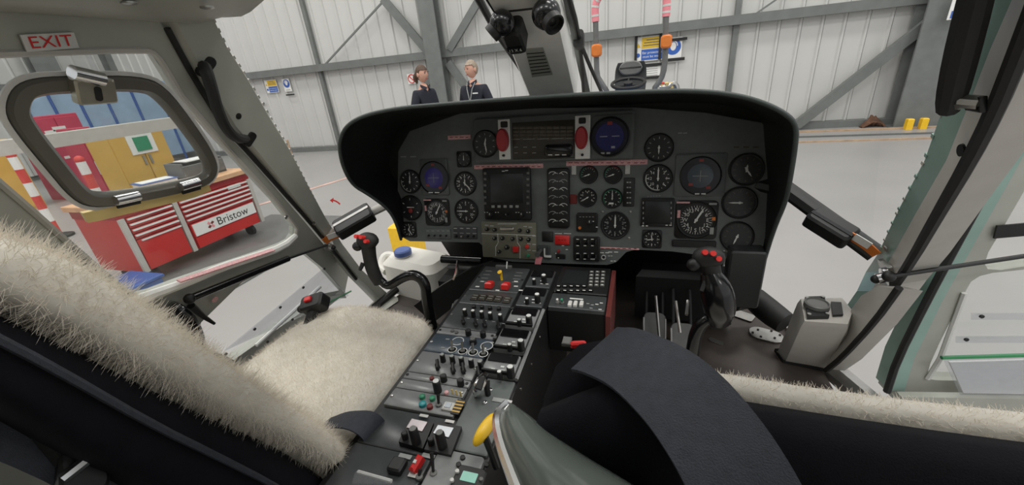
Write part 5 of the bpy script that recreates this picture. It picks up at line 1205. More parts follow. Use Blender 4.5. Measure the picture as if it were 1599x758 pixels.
# landing gear lever with pink ribbon
gl_ = pbox(838, 384, 858, 402, 0, .012, 'gear_lever_plate', 'console_plate', panel, .003)
u, v = pp(845, 391, .012); b = MB(); b.tube([(u, v, .010), (u, v, .05), (u - .002, v - .004, .065)], [.006, .006, .010], 10); b.build('gear_lever', 'tug_grey', gl_)
u, v = pp(843, 400, .03); b = MB(); b.strap([(u + .004, v + .004, .05), (u, v - .012, .055), (u - .006, v - .04, .050), (u - .010, v - .06, .046)], .022, (1, 0, 0), .001, 1); b.build('safety_ribbon', 'paint_pink', gl_)
u, v = pp(856, 400, .01); b = MB(); b.box((u, v, .014), (.024, .006, .012)); b.box((u - .012, v + .014, .014), (.004, .03, .010), None); b.build('guard_wire', 'print_white', gl_, None)
pknob(872.5, 392, .006, 0, .012, 'red_tip_switch', 'ball_red', panel, False); pbox(868, 397, 883, 405, 0, .006, 'small_plate', 'black', panel); marks(868, 396, 872, 403, 2, .0065, panel, 'print_white', .5, .003); marks(879, 384, 885, 390, 2, .002, panel, 'print_white', .6, .003)
# breaker block
bk = pbox(895, 370, 936, 409, 0, .014, 'switch_block', 'black', panel, .006)
for r_, y in enumerate((374, 384, 396, 405)): marks(902, y, 925 - (r_ == 3), y, 3, .0145, bk, 'print_white', .35, .0024)
for x in (903, 915, 927):
    for y in (379, 401): pbox(x - 4, y - 3.5, x + 4, y + 3.5, .014, .018, 'rocker_switch', 'black_gloss', bk, .001)
pbox(923, 403, 929, 407, .014, .016, 'white_key', 'print_dim', bk)
k_ = pknob(942.5, 402, .0085, 0, .012, 'ring_switch', 'label_white', panel, False); pknob(942.5, 402, .0055, .012, .002, 'switch_centre', 'black', k_, False)
marks(940, 395, 948, 395, 2, .002, panel, 'print_white', .7, .003); marks(953, 394, 962, 394, 2, .002, panel, 'print_white', .7, .003); marks(951, 400, 955, 400, 2, .002, panel, 'print_white', .7, .002); marks(955, 408, 960, 408, 2, .002, panel, 'print_white', .7, .003)
# ================================================================= CENTRE CONSOLE
CZ = 1.02
con = empty('centre_console', (0, 0, CZ), 'black centre console between the seats with rows of switch panels', 'console')
def cc(x, y, z=0.0): q = on_z(x, y, CZ + z); return q.x, q.y
XL0, XL1, XR0, XR1 = -.196, -.040, -.030, .052
b = MB(); b.plate([(XL0 - .012, .05, -.004), (XL0 - .012, 1.13, -.004), (.056, 1.13, -.004), (.056, .05, -.004)], [], .36, (0, 0, -1)); b.build('console_body', 'black', con, None)
def cplate(x0, x1, y0, y1, name, material='console_plate', th=.008, r=.003, parent=con, z0=-.004):
    b = MB(); b.prism(rrect(abs(x1 - x0) - .002, abs(y1 - y0) - .002, r, 2, (x0 + x1) / 2, (y0 + y1) / 2), z0, z0 + th, None, .0015); return b.build(name, material, parent, 40)
def rail_y(px, py): return cc(px, py)[1]
def cknob(x, y, r, h, z0=.004, name='knob', material='black', parent=con, cap=None, n=12):
    b = MB(); T_ = Matrix.Translation((x, y, z0)); b.lathe([(r, 0), (r * .95, h * .9), (r * .7, h)], T_, n); k = b.build(name, material, parent)
    if cap:
        b = MB(); b.lathe([(r * .72, h), (r * .72, h + .0012), (r * .3, h + .0014)], T_, n); b.build('knob_cap', cap, k)
    return k
def toggle(x, y, h, parent, tilt=(0, -.35), material='metal', ring=None, z0=.004):
    b = MB(); b.lathe([(.006, 0), (.006, .004), (.004, .005)], Matrix.Translation((x, y, z0)), 10); t = b.build('toggle_base', 'tug_grey', parent)
    b = MB(); b.tube([(x, y, z0 + .003), (x + tilt[0] * h, y + tilt[1] * h, z0 + h)], [.0022, .0034], 8); b.build('toggle_bat', material, t)
    if ring:
        b = MB(); b.lathe([(.0115, 0), (.0115, .0006), (.0095, .0006), (.0095, 0)], Matrix.Translation((x, y, z0 + .0004)), 18); b.build('white_ring', ring, t)
def cmark(x, y, w, h, parent, material='print_white', z=.0045):
    b = MB(); b.box((x, y, z), (w, h, .0006)); return b.build('legend_mark', material, parent, None)
def cpx(px, py, z=.004): return cc(px, py, z)
# helper: pixel in the two enlarged views of the console
def z1(x, y): return 540 + x / 3.99, 400 + y / 3.99
def z2(x, y): return 540 + x / 3.99, 568 + y / 3.99
def c1(x, y, z=.004): return cpx(*z1(x, y), z)
def c2(x, y, z=.004): return cpx(*z2(x, y), z)
def rowy(zf, x, y): return (zf(x, y))[1]
# row boundaries down the middle of the left rail
ys = [c1(1000, 70)[1], c1(985, 225)[1], c1(935, 312)[1], c1(850, 470)[1], c1(835, 512)[1], c1(780, 628)[1], c2(640, 85)[1], c2(620, 130)[1], c2(600, 195)[1], c2(590, 320)[1]]
nm = ['engine_start_panel', 'caption_panel', 'audio_selector_panel', 'dimmer_strip', 'fuel_switch_panel', 'audio_selector_panel', 'dimmer_strip', 'heater_panel', 'lamp_test_panel']
mt = ['console_plate', 'console_plate', 'console_plate', 'console_pale_glare', 'console_blue', 'console_pale_glare', 'console_pale_glare', 'console_pale_glare', 'console_pale_glare']
PL = []
for k in range(9): PL.append(cplate(XL0, XL1, ys[k + 1], ys[k], nm[k], mt[k]))
for k in range(9):
    for x in (XL0 + .007, XL1 - .007):
        b = MB(); yy = (ys[k] + ys[k + 1]) / 2; b.lathe([(.0035, 0), (.0035, .0015), (.0015, .002)], Matrix.Translation((x, yy, .004)), 8); b.build('fastener', 'metal' if k % 3 else 'black', PL[k])
# engine start panel
e0 = PL[0]
x, y = c1(985, 75); b = MB(); b.prism(rrect(.055, .012, .002, 2, x, y), .004, .012); b.build('grey_slider', 'blue_pale', e0); bpy.data.objects[e0.name].children[-1].data.materials[0] = MATS['tug_grey']
x, y = c1(1005, 85); b = MB(); b.tube([(x, y - .004, .010), (x + .002, y + .002, .032)], .0022, 6); b.build('white_pin', 'print_white', e0)
for yy in (95, 115, 140, 160):
    for xx in (905, 925): pass
for i in range(4):
    x, y = c1(890 - i * 12, 95 + i * 22); cmark(x, y, .022, .0014, e0, 'print_dim'); x, y = c1(1080 - i * 8, 105 + i * 20); cmark(x, y, .022, .0014, e0, 'print_dim')
x, y = c1(972, 150); b = MB(); b.tube([(x, y, .004), (x - .001, y + .002, .022), (x - .003, y - .003, .034)], [.004, .004, .0075], 10); b.build('yellow_lever', 'yellow', e0)
for xx, yy in ((895, 195), (997, 203)):
    x, y = c1(xx, yy); b = MB(); b.prism([(-.011, -.014), (.011, -.014), (.011, .014), (-.011, .014)], 0, .018, Matrix.Translation((x, y, .004)) @ Matrix.Rotation(R(-14), 4, 'X'), .004); b.build('red_switch_guard', 'paint_red', e0)
for xx, yy in ((820, 192), (945, 215), (850, 160), (1060, 190), (1060, 160), (1090, 215)): x, y = c1(xx, yy); cmark(x, y, .012, .005, e0)
# caption panel: five framed windows, small pots below
for xx, yy in ((805, 262), (853, 264), (902, 268), (950, 272), (1005, 280)):
    x, y = c1(xx, yy); b = MB(); b.prism(rrect(.021, .030, .002, 2, x, y), .004, .009, None, .001); w_ = b.build('caption_window', 'annunciator', PL[1]); cmark(x, y + .006, .014, .0015, w_, 'print_dim', .0095); cmark(x, y - .006, .014, .0015, w_, 'print_dim', .0095)
for xx, yy in ((800, 318), (850, 320), (900, 325), (955, 330), (1040, 330)): x, y = c1(xx, yy + 8); cknob(x, y, .006, .010, .004, 'small_knob', 'black', PL[2])
# two audio selector panels
def audio(pl_, zf, top, low, capm):
    for xx, yy in top:
        x, y = zf(xx, yy + 18); cknob(x, y, .0062, .020, .004, 'volume_knob', 'black', pl_, capm)
    for xx, yy in low:
        x, y = zf(xx, yy + 12); b = MB(); b.tube([(x, y, .004), (x - .004, y + .004, .014)], [.006, .0045], 8); s_ = b.build('selector_base', 'black', pl_)
        b = MB(); b.box((0, 0, 0), (.007, .030, .010), Matrix.Translation((x, y, .015)) @ Matrix.Rotation(R(28), 4, 'Z'), .002); b.build('selector_bar', 'black', s_, None)
    for i in range(5): cmark(zf(top[i][0] + 18, top[i][1] + 35)[0], zf(top[i][0] + 18, top[i][1] + 35)[1], .008, .002, pl_, 'print_dim')
audio(PL[2], c1, ((745, 355), (797, 362), (850, 368), (903, 376), (965, 388)), ((735, 410), (812, 425), (868, 430), (955, 442)), 'print_white')
audio(PL[5], c1, ((608, 640), (668, 650), (725, 660), (785, 672), (842, 685)), ((575, 690), (672, 712), (735, 712), (830, 735)), 'print_dim')
for xx, yy in ((765, 492), (857, 503)): x, y = c1(xx, yy); cknob(x, y, .0075, .016, .004, 'black_knob', 'black', PL[3])
for xx, yy in ((690, 480), (930, 512), (665, 470)): x, y = c1(xx, yy); cknob(x, y, .005, .004, .004, 'fastener_cap', 'tug_grey', PL[3])
# fuel switch panel: rings and toggles
for xx, yy in ((697, 532), (878, 562)):
    x, y = c1(xx, yy); b = MB(); b.lathe([(.0155, 0), (.0155, .001), (.0135, .001), (.0135, 0)], Matrix.Translation((x, y, .004)), 24); b.build('white_ring', 'print_white', PL[4])
    b = MB(); b.lathe([(.013, 0), (.013, .0008), (.002, .001)], Matrix.Translation((x, y, .0038)), 20); b.build('dial', 'console_blue', PL[4])
x, y = c1(795, 545); cknob(x, y, .009, .014, .004, 'selector_knob', 'black', PL[4], 'tug_grey')
for xx, yy in ((663, 585), (728, 595), (793, 603), (857, 612)): x, y = c1(xx, yy); toggle(x, y, .022, PL[4], (-.05, .3), 'metal', 'print_white')
x, y = c1(765, 590); cmark(x, y, .001, .03, PL[4])
for xx, yy in ((605, 573), (918, 622), (910, 540), (635, 520)): x, y = c1(xx, yy); cmark(x, y, .010, .004, PL[4], 'print_dim')
# lower strips
for xx, yy in ((612, 108), (718, 135)): x, y = c2(xx, yy); cknob(x, y, .0075, .016, .004, 'black_knob', 'black', PL[6])
x, y = c2(537, 98); cknob(x, y, .005, .005, .004, 'red_lamp', 'dark_red', PL[6])
x, y = c2(575, 175); cknob(x, y, .0085, .028, .004, 'white_tipped_knob', 'black', PL[7], 'print_white')
for i in range(3): x, y = c2(668 + 25 * i, 190 + 7 * i); b = MB(); b.tube([(x, y, .004), (x - .002, y + .002, .014)], .0022, 6); b.build('stud', 'brass', PL[7])
x, y = c2(628, 188); cknob(x, y, .005, .005, .004, 'pink_lamp', 'label_pink', PL[7])
for xx, yy, m_ in ((478, 215, 'green_lamp'), (541, 226, 'green_lamp'), (480, 262, 'teal_lamp'), (525, 278, 'dark_red')): x, y = c2(xx, yy); cknob(x, y, .0062 + .0015 * (m_ == 'teal_lamp'), .007, .004, 'indicator_lamp', m_, PL[8])
x, y = c2(580, 262); toggle(x, y, .02, PL[8], (-.1, .4), 'black')
x, y = c2(640, 275); b = MB(); b.prism(rrect(.022, .020, .002, 2, x, y), .004, .010, None, .002); w_ = b.build('push_button', 'label_white', PL[8]); b = MB(); b.prism(rrect(.013, .012, .001, 2, x, y), .010, .0115); b.build('button_face', 'screen_greyblue', w_)
x, y = c2(700, 275); b = MB(); b.prism(rrect(.017, .036, .001, 2, x, y), .004, .0065); w_ = b.build('hazard_strip', 'black', PL[8])
for i in range(4): b = MB(); b.box((x, y - .012 + .008 * i, .0068), (.018, .0035, .0006), None); s_ = b.build('hazard_bar', 'yellow_dull', w_, None)
# two display modules
dl = cplate(XL0, XL1, c2(560, 590)[1], ys[9] - .002, 'display_bay', 'console_plate', .004)
for qx, scr, kn, lab, sm in (((395, 345, 548, 375, 480, 535, 330, 492), ((412, 345), (508, 367), (475, 425), (378, 400)), ((372, 465), (432, 475)), (487, 328), 'screen_pinkish'), ((560, 368, 722, 398, 655, 575, 490, 540), ((575, 385), (672, 403), (640, 462), (545, 435)), ((535, 502), (595, 500)), (648, 363), 'screen_greyblue')):
    q = [Vector((*c2(qx[i], qx[i + 1], .010), .0)) for i in (0, 2, 4, 6)]; b = MB(); b.plate(q, [], .012, (0, 0, 1)); dm = b.build('display_module', 'black', con, None)
    q = [Vector((*c2(*p, .013), .0122)) for p in scr]; b = MB(); b.plate(q, [], .0015, (0, 0, 1)); b.build('screen', sm, dm, None)
    (ax_, ay_), (bx_, by_) = kn; x, y = c2(ax_, ay_, .012); cknob(x, y, .006, .014, .012, 'small_knob', 'black', dm); x, y = c2(bx_ + 8, by_ + 18, .012); cknob(x, y, .0085, .034, .012, 'tall_knob', 'black', dm, 'tug_grey')
    x, y = c2(*lab); cmark(x, y, .018, .006, con, 'label_white', .005)
lowp = cplate(XL0, XL1, .06, c2(560, 592)[1], 'rear_switch_panel', 'console_blue', .006); lowp.data.materials[0] = MATS['console_plate']
x, y = c2(325, 650); b = MB(); b.prism(rrect(.026, .026, .003, 2, x, y), .004, .016, None, .003); b.build('square_button', 'black', lowp)
x, y = c2(452, 640); b = MB(); b.prism([(-.006, -.013), (.006, -.013), (.006, .013), (-.006, .013)], 0, .016, Matrix.Translation((x, y, .004)) @ Matrix.Rotation(R(-12), 4, 'Z') @ Matrix.Rotation(R(16), 4, 'X'), .004); g_ = b.build('red_switch_guard', 'paint_red', lowp); b = MB(); b.box((x - .001, y - .004, .020), (.005, .006, .002)); b.build('guard_window', 'label_white', g_, None)
x, y = c2(548, 690); toggle(x, y, .03, lowp, (-.2, .5), 'black'); x, y = c2(460, 712); toggle(x, y, .012, lowp, (0, .5), 'black')
for xx, yy in ((515, 578), (432, 700), (600, 692), (370, 580)): x, y = c2(xx, yy); cmark(x, y, .024, .008, lowp, 'label_white' if xx in (600, 432) else 'print_dim')
# right rail: radio heads
for i, (x0, x1, yt, yb, bk, sk) in enumerate(((1130, 1290, 92, 200, (1233, 130), (1172, 152)), (1100, 1262, 205, 322, (1192, 250), (1128, 272)), (1045, 1222, 338, 455, (1140, 385), (1080, 405)), (985, 1170, 470, 605, (1090, 540), (1020, 560)), (925, 1118, 628, 762, (1025, 705), (957, 730)))):
    ya, yb_ = c1((x0 + x1) / 2, yt)[1], c1((x0 + x1) / 2, yb)[1]
    h = cplate(XR0, XR1 - .006 + .0, yb_, ya, 'radio_control_head', 'console_plate' if i < 2 else 'console_pale_glare', .010 if i < 2 else .014)
    zt = .006 if i < 2 else .010
    xm = (XR0 + XR1) / 2 - .003; b = MB(); b.prism(rrect(.066, (ya - yb_) * .38, .002, 2, xm, ya - (ya - yb_) * .25), zt, zt + .003); b.build('frequency_window', 'black_gloss', h)
    x, y = c1(*bk, zt + .02); cknob(x, y, .0085, .026, zt, 'tuning_knob', 'black', h, 'print_white'); x, y = c1(*sk, zt + .014); cknob(x, y, .006, .018, zt, 'small_knob', 'black', h, 'print_white')
    for dx in (-.012, .010, .026): cmark(xm + dx, yb_ + (ya - yb_) * .2, .009, .003, h, 'print_white', zt + .0005)
    cmark(xm + .006, yb_ + (ya - yb_) * .36, .008, .005, h, 'print_white', zt + .0005)
    if i >= 2:
        b = MB(); b.box((xm, yb_ + .004, zt + .003), (.07, .006, .008), None, .001); b.build('grip_lip', 'black', h, None)
fr = [(XR0 - .004, c1(1010, 765)[1]), (XR1 + .002, c1(1010, 765)[1]), (XR1 + .002, c1(1150, 330)[1]), (XR0 - .004, c1(1150, 330)[1])]
b = MB(); b.tube([(XR1, fr[0][1], .004), (XR1, fr[2][1], .004)], .0045, 6); b.build('edge_trim', 'console_pale_glare', con)
# rear right plates with lever, lcd unit
yr = c1(1010, 765)[1] - .003; rp = cplate(XR0, XR1, c2(800, 560)[1], yr, 'rear_cover_plate', 'panel_grey', .006)
for xx, yy in ((900, 165), (867, 243)): x, y = c2(xx, yy); cknob(x, y, .0045, .004, .002, 'screw', 'chrome', rp)
x, y = c2(965, 228); cmark(x, y, .034, .010, rp, 'print_dim', .003); x, y = c2(1020, 236); cmark(x, y, .010, .006, rp, 'label_white', .0035)
x, y = c2(885, 190); b = MB(); b.tube([(x, y, .002), (x, y, .02), (x - .004, y + .008, .03)], [.006, .006, .008], 8); b.build('black_hook', 'black', rp)
a_ = [c2(820, 190, .01), c2(835, 130, .04), c2(862, 90, .05)]
b = MB(); b.tube([(*c2(815, 200, .0), .0), (*c2(818, 170, .03), .03), (*c2(838, 120, .045), .045), (*c2(870, 70, .04), .04)], [.006, .010, .012, .007], 10, smooth=1); lv = b.build('chrome_lever', 'chrome', con)
b = MB(); b.tube([(*c2(826, 165, .042), .044), (*c2(852, 85, .055), .055)], [.007, .006], 8); b.build('lever_grip', 'black', lv)
# yellow oval handle on its arm
p0 = c2(868, 410, .06); b = MB(); Th = Matrix.Translation((p0[0], p0[1], .06)) @ Matrix.Rotation(R(-16), 4, 'Z') @ Matrix.Rotation(R(8), 4, 'X')
b.ball((0, 0, 0), .0105, .032, .013, 18, Th); yh = b.build('yellow_handle', 'yellow', con)
b = MB(); b.tube([Th @ Vector((.006, -.01, -.004)), Th @ Vector((.016, -.016, -.03)), Vector((p0[0] + .02, p0[1] - .02, .0))], .006, 8); b.build('handle_arm', 'black', yh)
lc = cplate(XR0 - .004, XR1, .06, c2(800, 572)[1], 'timer_unit', 'console_pale_glare', .010, .006)
q = [c2(*p, .012) for p in ((728, 672), (820, 700), (812, 745), (712, 722))]
ctr = Vector((sum(p[0] for p in q) / 4, sum(p[1] for p in q) / 4, 0)); b = MB(); b.prism(rrect(.050, .042, .006, 3, ctr.x, ctr.y - .002), .006, .012, None, .002); bz = b.build('lcd_bezel', 'black', lc)
b = MB(); b.prism(rrect(.026, .016, .001, 2, ctr.x, ctr.y), .012, .013); b.build('lcd_screen', 'screen_lcd', bz)
for dx, dy in ((-.022, .004), (.021, .0), (-.024, -.012), (.02, -.014)): cknob(ctr.x + dx, ctr.y + dy, .0035, .004, .012, 'push_key', 'label_white' if dx < 0 else 'tug_grey', bz)
for xx, yy in ((730, 597), (880, 640), (705, 640)): x, y = c2(xx, yy); cknob(x, y, .0045, .004, .006, 'screw', 'black', lc)
# clear plastic tray at the rear left
q = [Vector((*c2(*p, .05), .05)) for p in ((60, 690), (75, 676), (285, 735), (300, 760), (40, 760))]
b = MB(); b.plate(q, [], .004, (0, 0, 1)); tr_ = b.build('clear_tray', 'clear_plastic', con, None)
b = MB(); b.tube([q[1], q[2]], .003, 6); b.build('tray_rim', 'label_white', tr_)
# flight management unit at the front right, with its side frame
F0 = [cc(*p) for p in ((868, 421), (950, 423), (949, 463), (857, 460))]
def quadz(pts, z0, th, name, material, parent=con):
    b = MB(); b.plate([Vector((*p, z0)) for p in pts], [], th, (0, 0, 1)); return b.build(name, material, parent, None)
xa, xb = .060, cc(950, 455)[0]; yf, ym_, yn = cc(900, 421)[1], cc(900, 463)[1], cc(900, 487)[1]
fm = cplate(xa, xb, ym_, yf, 'flight_management_unit', 'black', .014, .004)
def fx(px, py): return cc(px, py, .010)
x0, y0 = fx(876, 443); x1, y1 = fx(920, 424); b = MB(); b.prism(rrect(x1 - x0, y1 - y0, .003, 2, (x0 + x1) / 2, (y0 + y1) / 2), .010, .0115); b.build('screen', 'screen_off', fm)
kk = 0
for i in range(5):
    for j in range(3):
        x, y = fx(924 + j * 9 - i * .4, 426 + i * 5.2); b = MB(); b.prism(rrect(.012, .010, .001, 1, x, y), .010, .0135); k_ = b.build('key', 'tug_grey', fm, None); cmark(x, y, .006, .003, k_, 'print_white', .0138)
for i in range(2):
    for j in range(5 + i):
        x, y = fx(872 + j * 10, 448.5 + i * 7); b = MB(); b.prism(rrect(.014, .009, .001, 1, x, y), .010, .0135); k_ = b.build('key', 'black_gloss', fm, None); cmark(x, y, .008, .003, k_, 'print_white', .0138)
sp = cplate(xa, xb, yn, ym_ - .002, 'switch_panel', 'console_plate', .012, .004)
for px in (890, 898.5, 908):
    x, y = fx(px, 475.5); b = MB(); b.prism(rrect(.010, .022, .002, 2, x, y), .008, .016, Matrix.Identity(4), .002); b.build('white_rocker', 'label_white', sp)
x, y = fx(900, 466.5); cmark(x, y, .036, .005, sp, 'print_white', .0088)
for px in (871, 878): x, y = fx(px, 473); toggle(x, y, .016, sp, (0, -.3), 'label_white' if px == 871 else 'green_lamp', None, .008)
for px, py in ((918, 474), (925, 476), (932, 475), (937, 483), (939, 473), (923, 481)): x, y = fx(px, py); cmark(x, y, .008, .003, sp, 'print_white' if px > 930 else 'print_dim', .0088)
b = MB(); b.plate([(xa, yn, -.004), (xb, yn, -.004), (xb, yf, -.004), (xa, yf, -.004)], [], .13, (0, 0, -1)); b.build('unit_body', 'black', con, None)
b = MB(); b.plate([(xb + .002, yn - .01, .0), (xb + .002, yf, .004), (xb + .002, yf, -.16), (xb + .002, yn - .01, -.17)], [], .012, (1, 0, 0)); rs_ = b.build('red_side_plate', 'dark_red', con, None)
rs_.data.materials[0] = mat('side_red', (.13, .028, .024), .45)
for i in range(5):
    b = MB(); b.ball((xb + .010, yn + .004 - .004, -.008 - i * .034), .0045); b.build('rivet', 'label_white', rs_)
b = MB(); b.box((xa + .075, yn + .02, -.145), (.03, .004, .02)); b.build('grey_label', 'print_dim', con, None)
# side plate screws along the right wall of the console
for i in range(7):
    b = MB(); b.lathe([(.003, 0), (.003, .002)], TR((.056, .25 + .09 * i, -.03 - .01 * (i % 2)), z=(1, 0, 0)), 8); b.build('side_screw', 'metal', con)
# ================================================================= SEATS
def bez(a, b_, t): return a + (b_ - a) * t
# left seat: reclined back, side profile in (y, z)
seatL = empty('pilot_seat', (-.44, .40, FZ), 'left pilot seat covered with cream sheepskin', 'seat', 'pilot seats')
SL = Vector((-.44, .40, FZ))
frontp = [(.400, .985), (.380, 1.05), (.357, 1.116), (.312, 1.22), (.275, 1.307), (.232, 1.418), (.206, 1.485), (.178, 1.526), (.150, 1.538)]
rearp = [(.352, .985), (.330, 1.05), (.305, 1.116), (.256, 1.22), (.216, 1.308), (.172, 1.418), (.148, 1.470), (.132, 1.500), (.125, 1.515)]
shellp = [(.20, .985), (.19, 1.05), (.175, 1.116), (.150, 1.22), (.125, 1.308), (.100, 1.418), (.09, 1.465), (.09, 1.490), (.095, 1.505)]
def hw_at(i, n): t = i / (n - 1); return .235 - .03 * max(0, t - .6) / .4
def wav(a, b_, s): return .5 * math.sin(a * 37 + s) * math.sin(b_ * 29 + s * 2) + .5 * math.sin(a * 83 + b_ * 61 + s)
def back_pad(fp, rp, inx, outx, name, material, base, rough=0.0, xc=-.445):
    n = len(fp); rows = []
    for i in range(n):
        h = hw_at(i, n); fy, fz = fp[i]; ry, rz = rp[i]
        loop = []
        xin = xc + h * inx; xo = xc - h * outx
        for (x, y, z) in ((xin, ry, rz), (xin + .010, ry * .7 + fy * .3, rz * .7 + fz * .3), (xin + .010, ry * .3 + fy * .7, rz * .3 + fz * .7), (xin - .012, fy + .004, fz), (xin - .10, fy + .0, fz), (xc, fy - .015, fz), (xo + .10, fy, fz), (xo + .012, fy + .004, fz), (xo - .010, ry * .3 + fy * .7, rz * .3 + fz * .7), (xo - .010, ry * .7 + fy * .3, rz * .7 + fz * .3), (xo, ry, rz), (xo + .1, ry, rz), (xc, ry, rz), (xin - .1, ry, rz)):
            d_ = rough * wav(x * 2 + z, y + z * 1.7, 1.3)
            loop.append(Vector((x + d_, y + d_, z + d_)) - base)
        rows.append(loop)
    b = MB(); b.grid(rows, True); b.add(rows[0], [tuple(range(14))]); b.add(rows[-1], [tuple(range(14))])
    return b.build(name, material, None, 70)
def subsurf(o, n=2):
    md = o.modifiers.new('sub', 'SUBSURF'); md.levels = n; md.render_levels = n; return o
bp = subsurf(back_pad(frontp, rearp, 1.0, 1.0, 'back_fleece', 'fleece', SL, .003)); bp.parent = seatL
sh = subsurf(back_pad([(y - .006, z) for y, z in rearp], shellp, .97, .97, 'back_cover', 'seat_cover', SL)); sh.parent = seatL
# seam cord along the cover
b = MB(); b.tube([Vector((-.445 + hw_at(i, 9) * .985 + .012, (rearp[i][0] * .55 + shellp[i][0] * .45), rearp[i][1])) - SL for i in range(9)], .004, 6, smooth=1); b.build('cover_seam', 'webbing', seatL)
# cushion with sheepskin
def cushion(xc, yc, w, l, z0, z1, base, name, material):
    n, m_ = 34, 34; top = []
    for i in range(n + 1):
        v = -1 + 2 * i / n; row = []
        for j in range(m_ + 1):
            u = -1 + 2 * j / m_
            uu = u * math.sqrt(1 - .5 * (abs(v) ** 6)) ; vv = v * math.sqrt(1 - .30 * (abs(u) ** 4))
            edge = max(abs(u), abs(v)); drop = max(0, edge - .72) / .28
            x = xc + uu * w / 2 * (1 if v < 0 else 1 - .07 * v * v); y = yc + vv * l / 2
            z = z1 - (z1 - z0) * (1 - math.sqrt(max(0, 1 - drop ** 2))) + .014 * math.sin(u * 2.6 + v * 1.5 + .5) * (1 - drop) + .0035 * wav(x * 2.2, y * 2.4, .4) + .012 * max(0, .5 - abs(u + .25 * v) * 1.2) - .02 * math.exp(-((u - .1) ** 2 + (v + .1) ** 2) * 3)
            row.append(Vector((x, y, z)) - base)
        top.append(row)
    b = MB(); b.grid(top); rim = top[0] + [r[-1] for r in top[1:-1]] + top[-1][::-1] + [r[0] for r in top[-2:0:-1]]
    b.grid([rim, [p + Vector((0, 0, -.03)) for p in rim]], True); b.add([p + Vector((0, 0, -.03)) for p in rim], [tuple(range(len(rim)))])
    return b.build(name, material, None, 80), top
cu_, top = cushion(-.450, .605, .485, .49, .935, 1.005, SL, 'seat_fleece', 'fleece'); cu_.parent = seatL
# wool pile: short hair grown on the fleece surfaces
rr = random.Random(5)
def wool(o, count, length, seed=1):
    o.data.materials.append(MATS['fleece_tuft'])
    md = o.modifiers.new('wool', 'PARTICLE_SYSTEM'); ps = md.particle_system; ps.seed = seed; st = ps.settings
    st.type = 'HAIR'; st.count = count; st.use_advanced_hair = True; st.hair_length = length * .28; st.hair_step = 3; st.render_step = 3
    kf = length / .012; st.normal_factor = .0028 * kf; st.factor_random = .0026 * kf; st.brownian_factor = .001 * kf; st.length_random = .4
    st.root_radius = 1.0; st.tip_radius = .35; st.radius_scale = .0003 + .00016 * min(1, kf); st.material = len(o.data.materials); st.use_modifier_stack = True
    return o
wool(cu_, 45000, .009, 2); wool(bp, 70000, .013, 3)
b = MB(); b.prism(rrect(.44, .42, .06, 4), .20, .30, Matrix.Translation((-.015, .20, 0)), .02); b.build('seat_pan', 'seat_cover', seatL)
b = MB(); b.box((0, .19, .10), (.36, .34, .20), None, .01); b.build('seat_base', 'black', seatL, None)
for s in (-1, 1):
    b = MB(); b.box((s * .17, .15, .01), (.03, .56, .02)); b.build('seat_rail', 'metal', seatL, None)
# lap belt over the rear of the cushion
pb_ = [on_z(x, y, z) for x, y, z in ((505, 664, 1.035), (530, 655, 1.045), (560, 656, 1.05), (583, 668, 1.03), (592, 690, .98))]
b = MB(); b.strap([p - SL for p in pb_], .050, (.25, 1, -.2), .0016, 2); b.build('lap_belt', 'webbing', seatL)
# frame struts and belt clip behind the seat
X = -.27
pts = [on_x(*p, X) for p in ((-40, 590), (20, 618), (60, 670), (100, 718))]; b = MB(); b.tube([p - SL for p in pts], [.010, .010, .009, .009], 8); b.build('frame_strut', 'black', seatL)
pts = [on_x(*p, X) for p in ((-60, 660), (30, 695), (110, 735), (180, 780))]; b = MB(); b.strap([p - SL for p in pts], .030, (0, .5, 1), .002, 1); b.build('rear_belt', 'webbing', seatL)
q = on_x(128, 728, X + .01) - SL; b = MB(); b.prism(rrect(.036, .06, .008, 3), -.008, .010, TR(q, x=(0, .8, -.5), z=(1, 0, .5)), .003); bc = b.build('belt_buckle', 'black', seatL)
b = MB(); b.cyl(q + Vector((.01, -.018, .008)), q + Vector((.014, .01, .012)), .006, 8); b.build('buckle_pin', 'chrome', bc)
# ---------------------------------------------------------------- right seat
seatR = empty('pilot_seat', (.44, .40, FZ), 'right pilot seat with black cover, thin sheepskin edge and grey metal shell', 'seat', 'pilot seats')
SR = Vector((.44, .40, FZ))
def xtop(t): return .205 + .52 * t
ks = [k / 16 for k in range(17)]
def topz(t): return 1.405 - .012 * math.sin(math.pi * t) - .05 * max(0, .12 - t) / .12 - .05 * max(0, t - .9) / .1
fl = []; 
rows = []
prof = [(.272, -.36), (.262, -.10), (.258, -.02), (.252, -.004), (.240, .0), (.226, -.006), (.214, -.03), (.215, -.10), (.235, -.22), (.28, -.38)]
for (y, dz) in prof: rows.append([Vector((xtop(t), y, topz(t) - .010 + dz)) - SR for t in ks])
b = MB(); b.grid(rows); b.add([r[0] for r in rows], [tuple(range(len(prof)))]); b.add([r[-1] for r in rows], [tuple(range(len(prof)))]); b.build('back_cover', 'seat_cover', seatR, 60)
rows = []
for (y, dz) in ((.285, -.36), (.284, -.20), (.282, -.03), (.276, -.012), (.268, -.008), (.258, -.012), (.252, -.05)): rows.append([Vector((xtop(t), y, topz(t) + dz + .0015 * wav(t * 3, y, .2))) - SR for t in ks[4:]])
b = MB(); b.grid(rows); rf_ = b.build('back_fleece', 'fleece', seatR, 70)
wool(rf_, 30000, .0035, 4)
cu_, _t = cushion(.44, .615, .48, .47, .80, .86, SR, 'seat_fleece', 'fleece'); cu_.parent = seatR
b = MB(); b.prism(rrect(.44, .42, .06, 4), .10, .18, Matrix.Translation((0, .20, 0)), .02); b.build('seat_pan', 'seat_cover', seatR)
b = MB(); b.box((0, .19, .05), (.36, .34, .10), None, .01); b.build('seat_base', 'black', seatR, None)
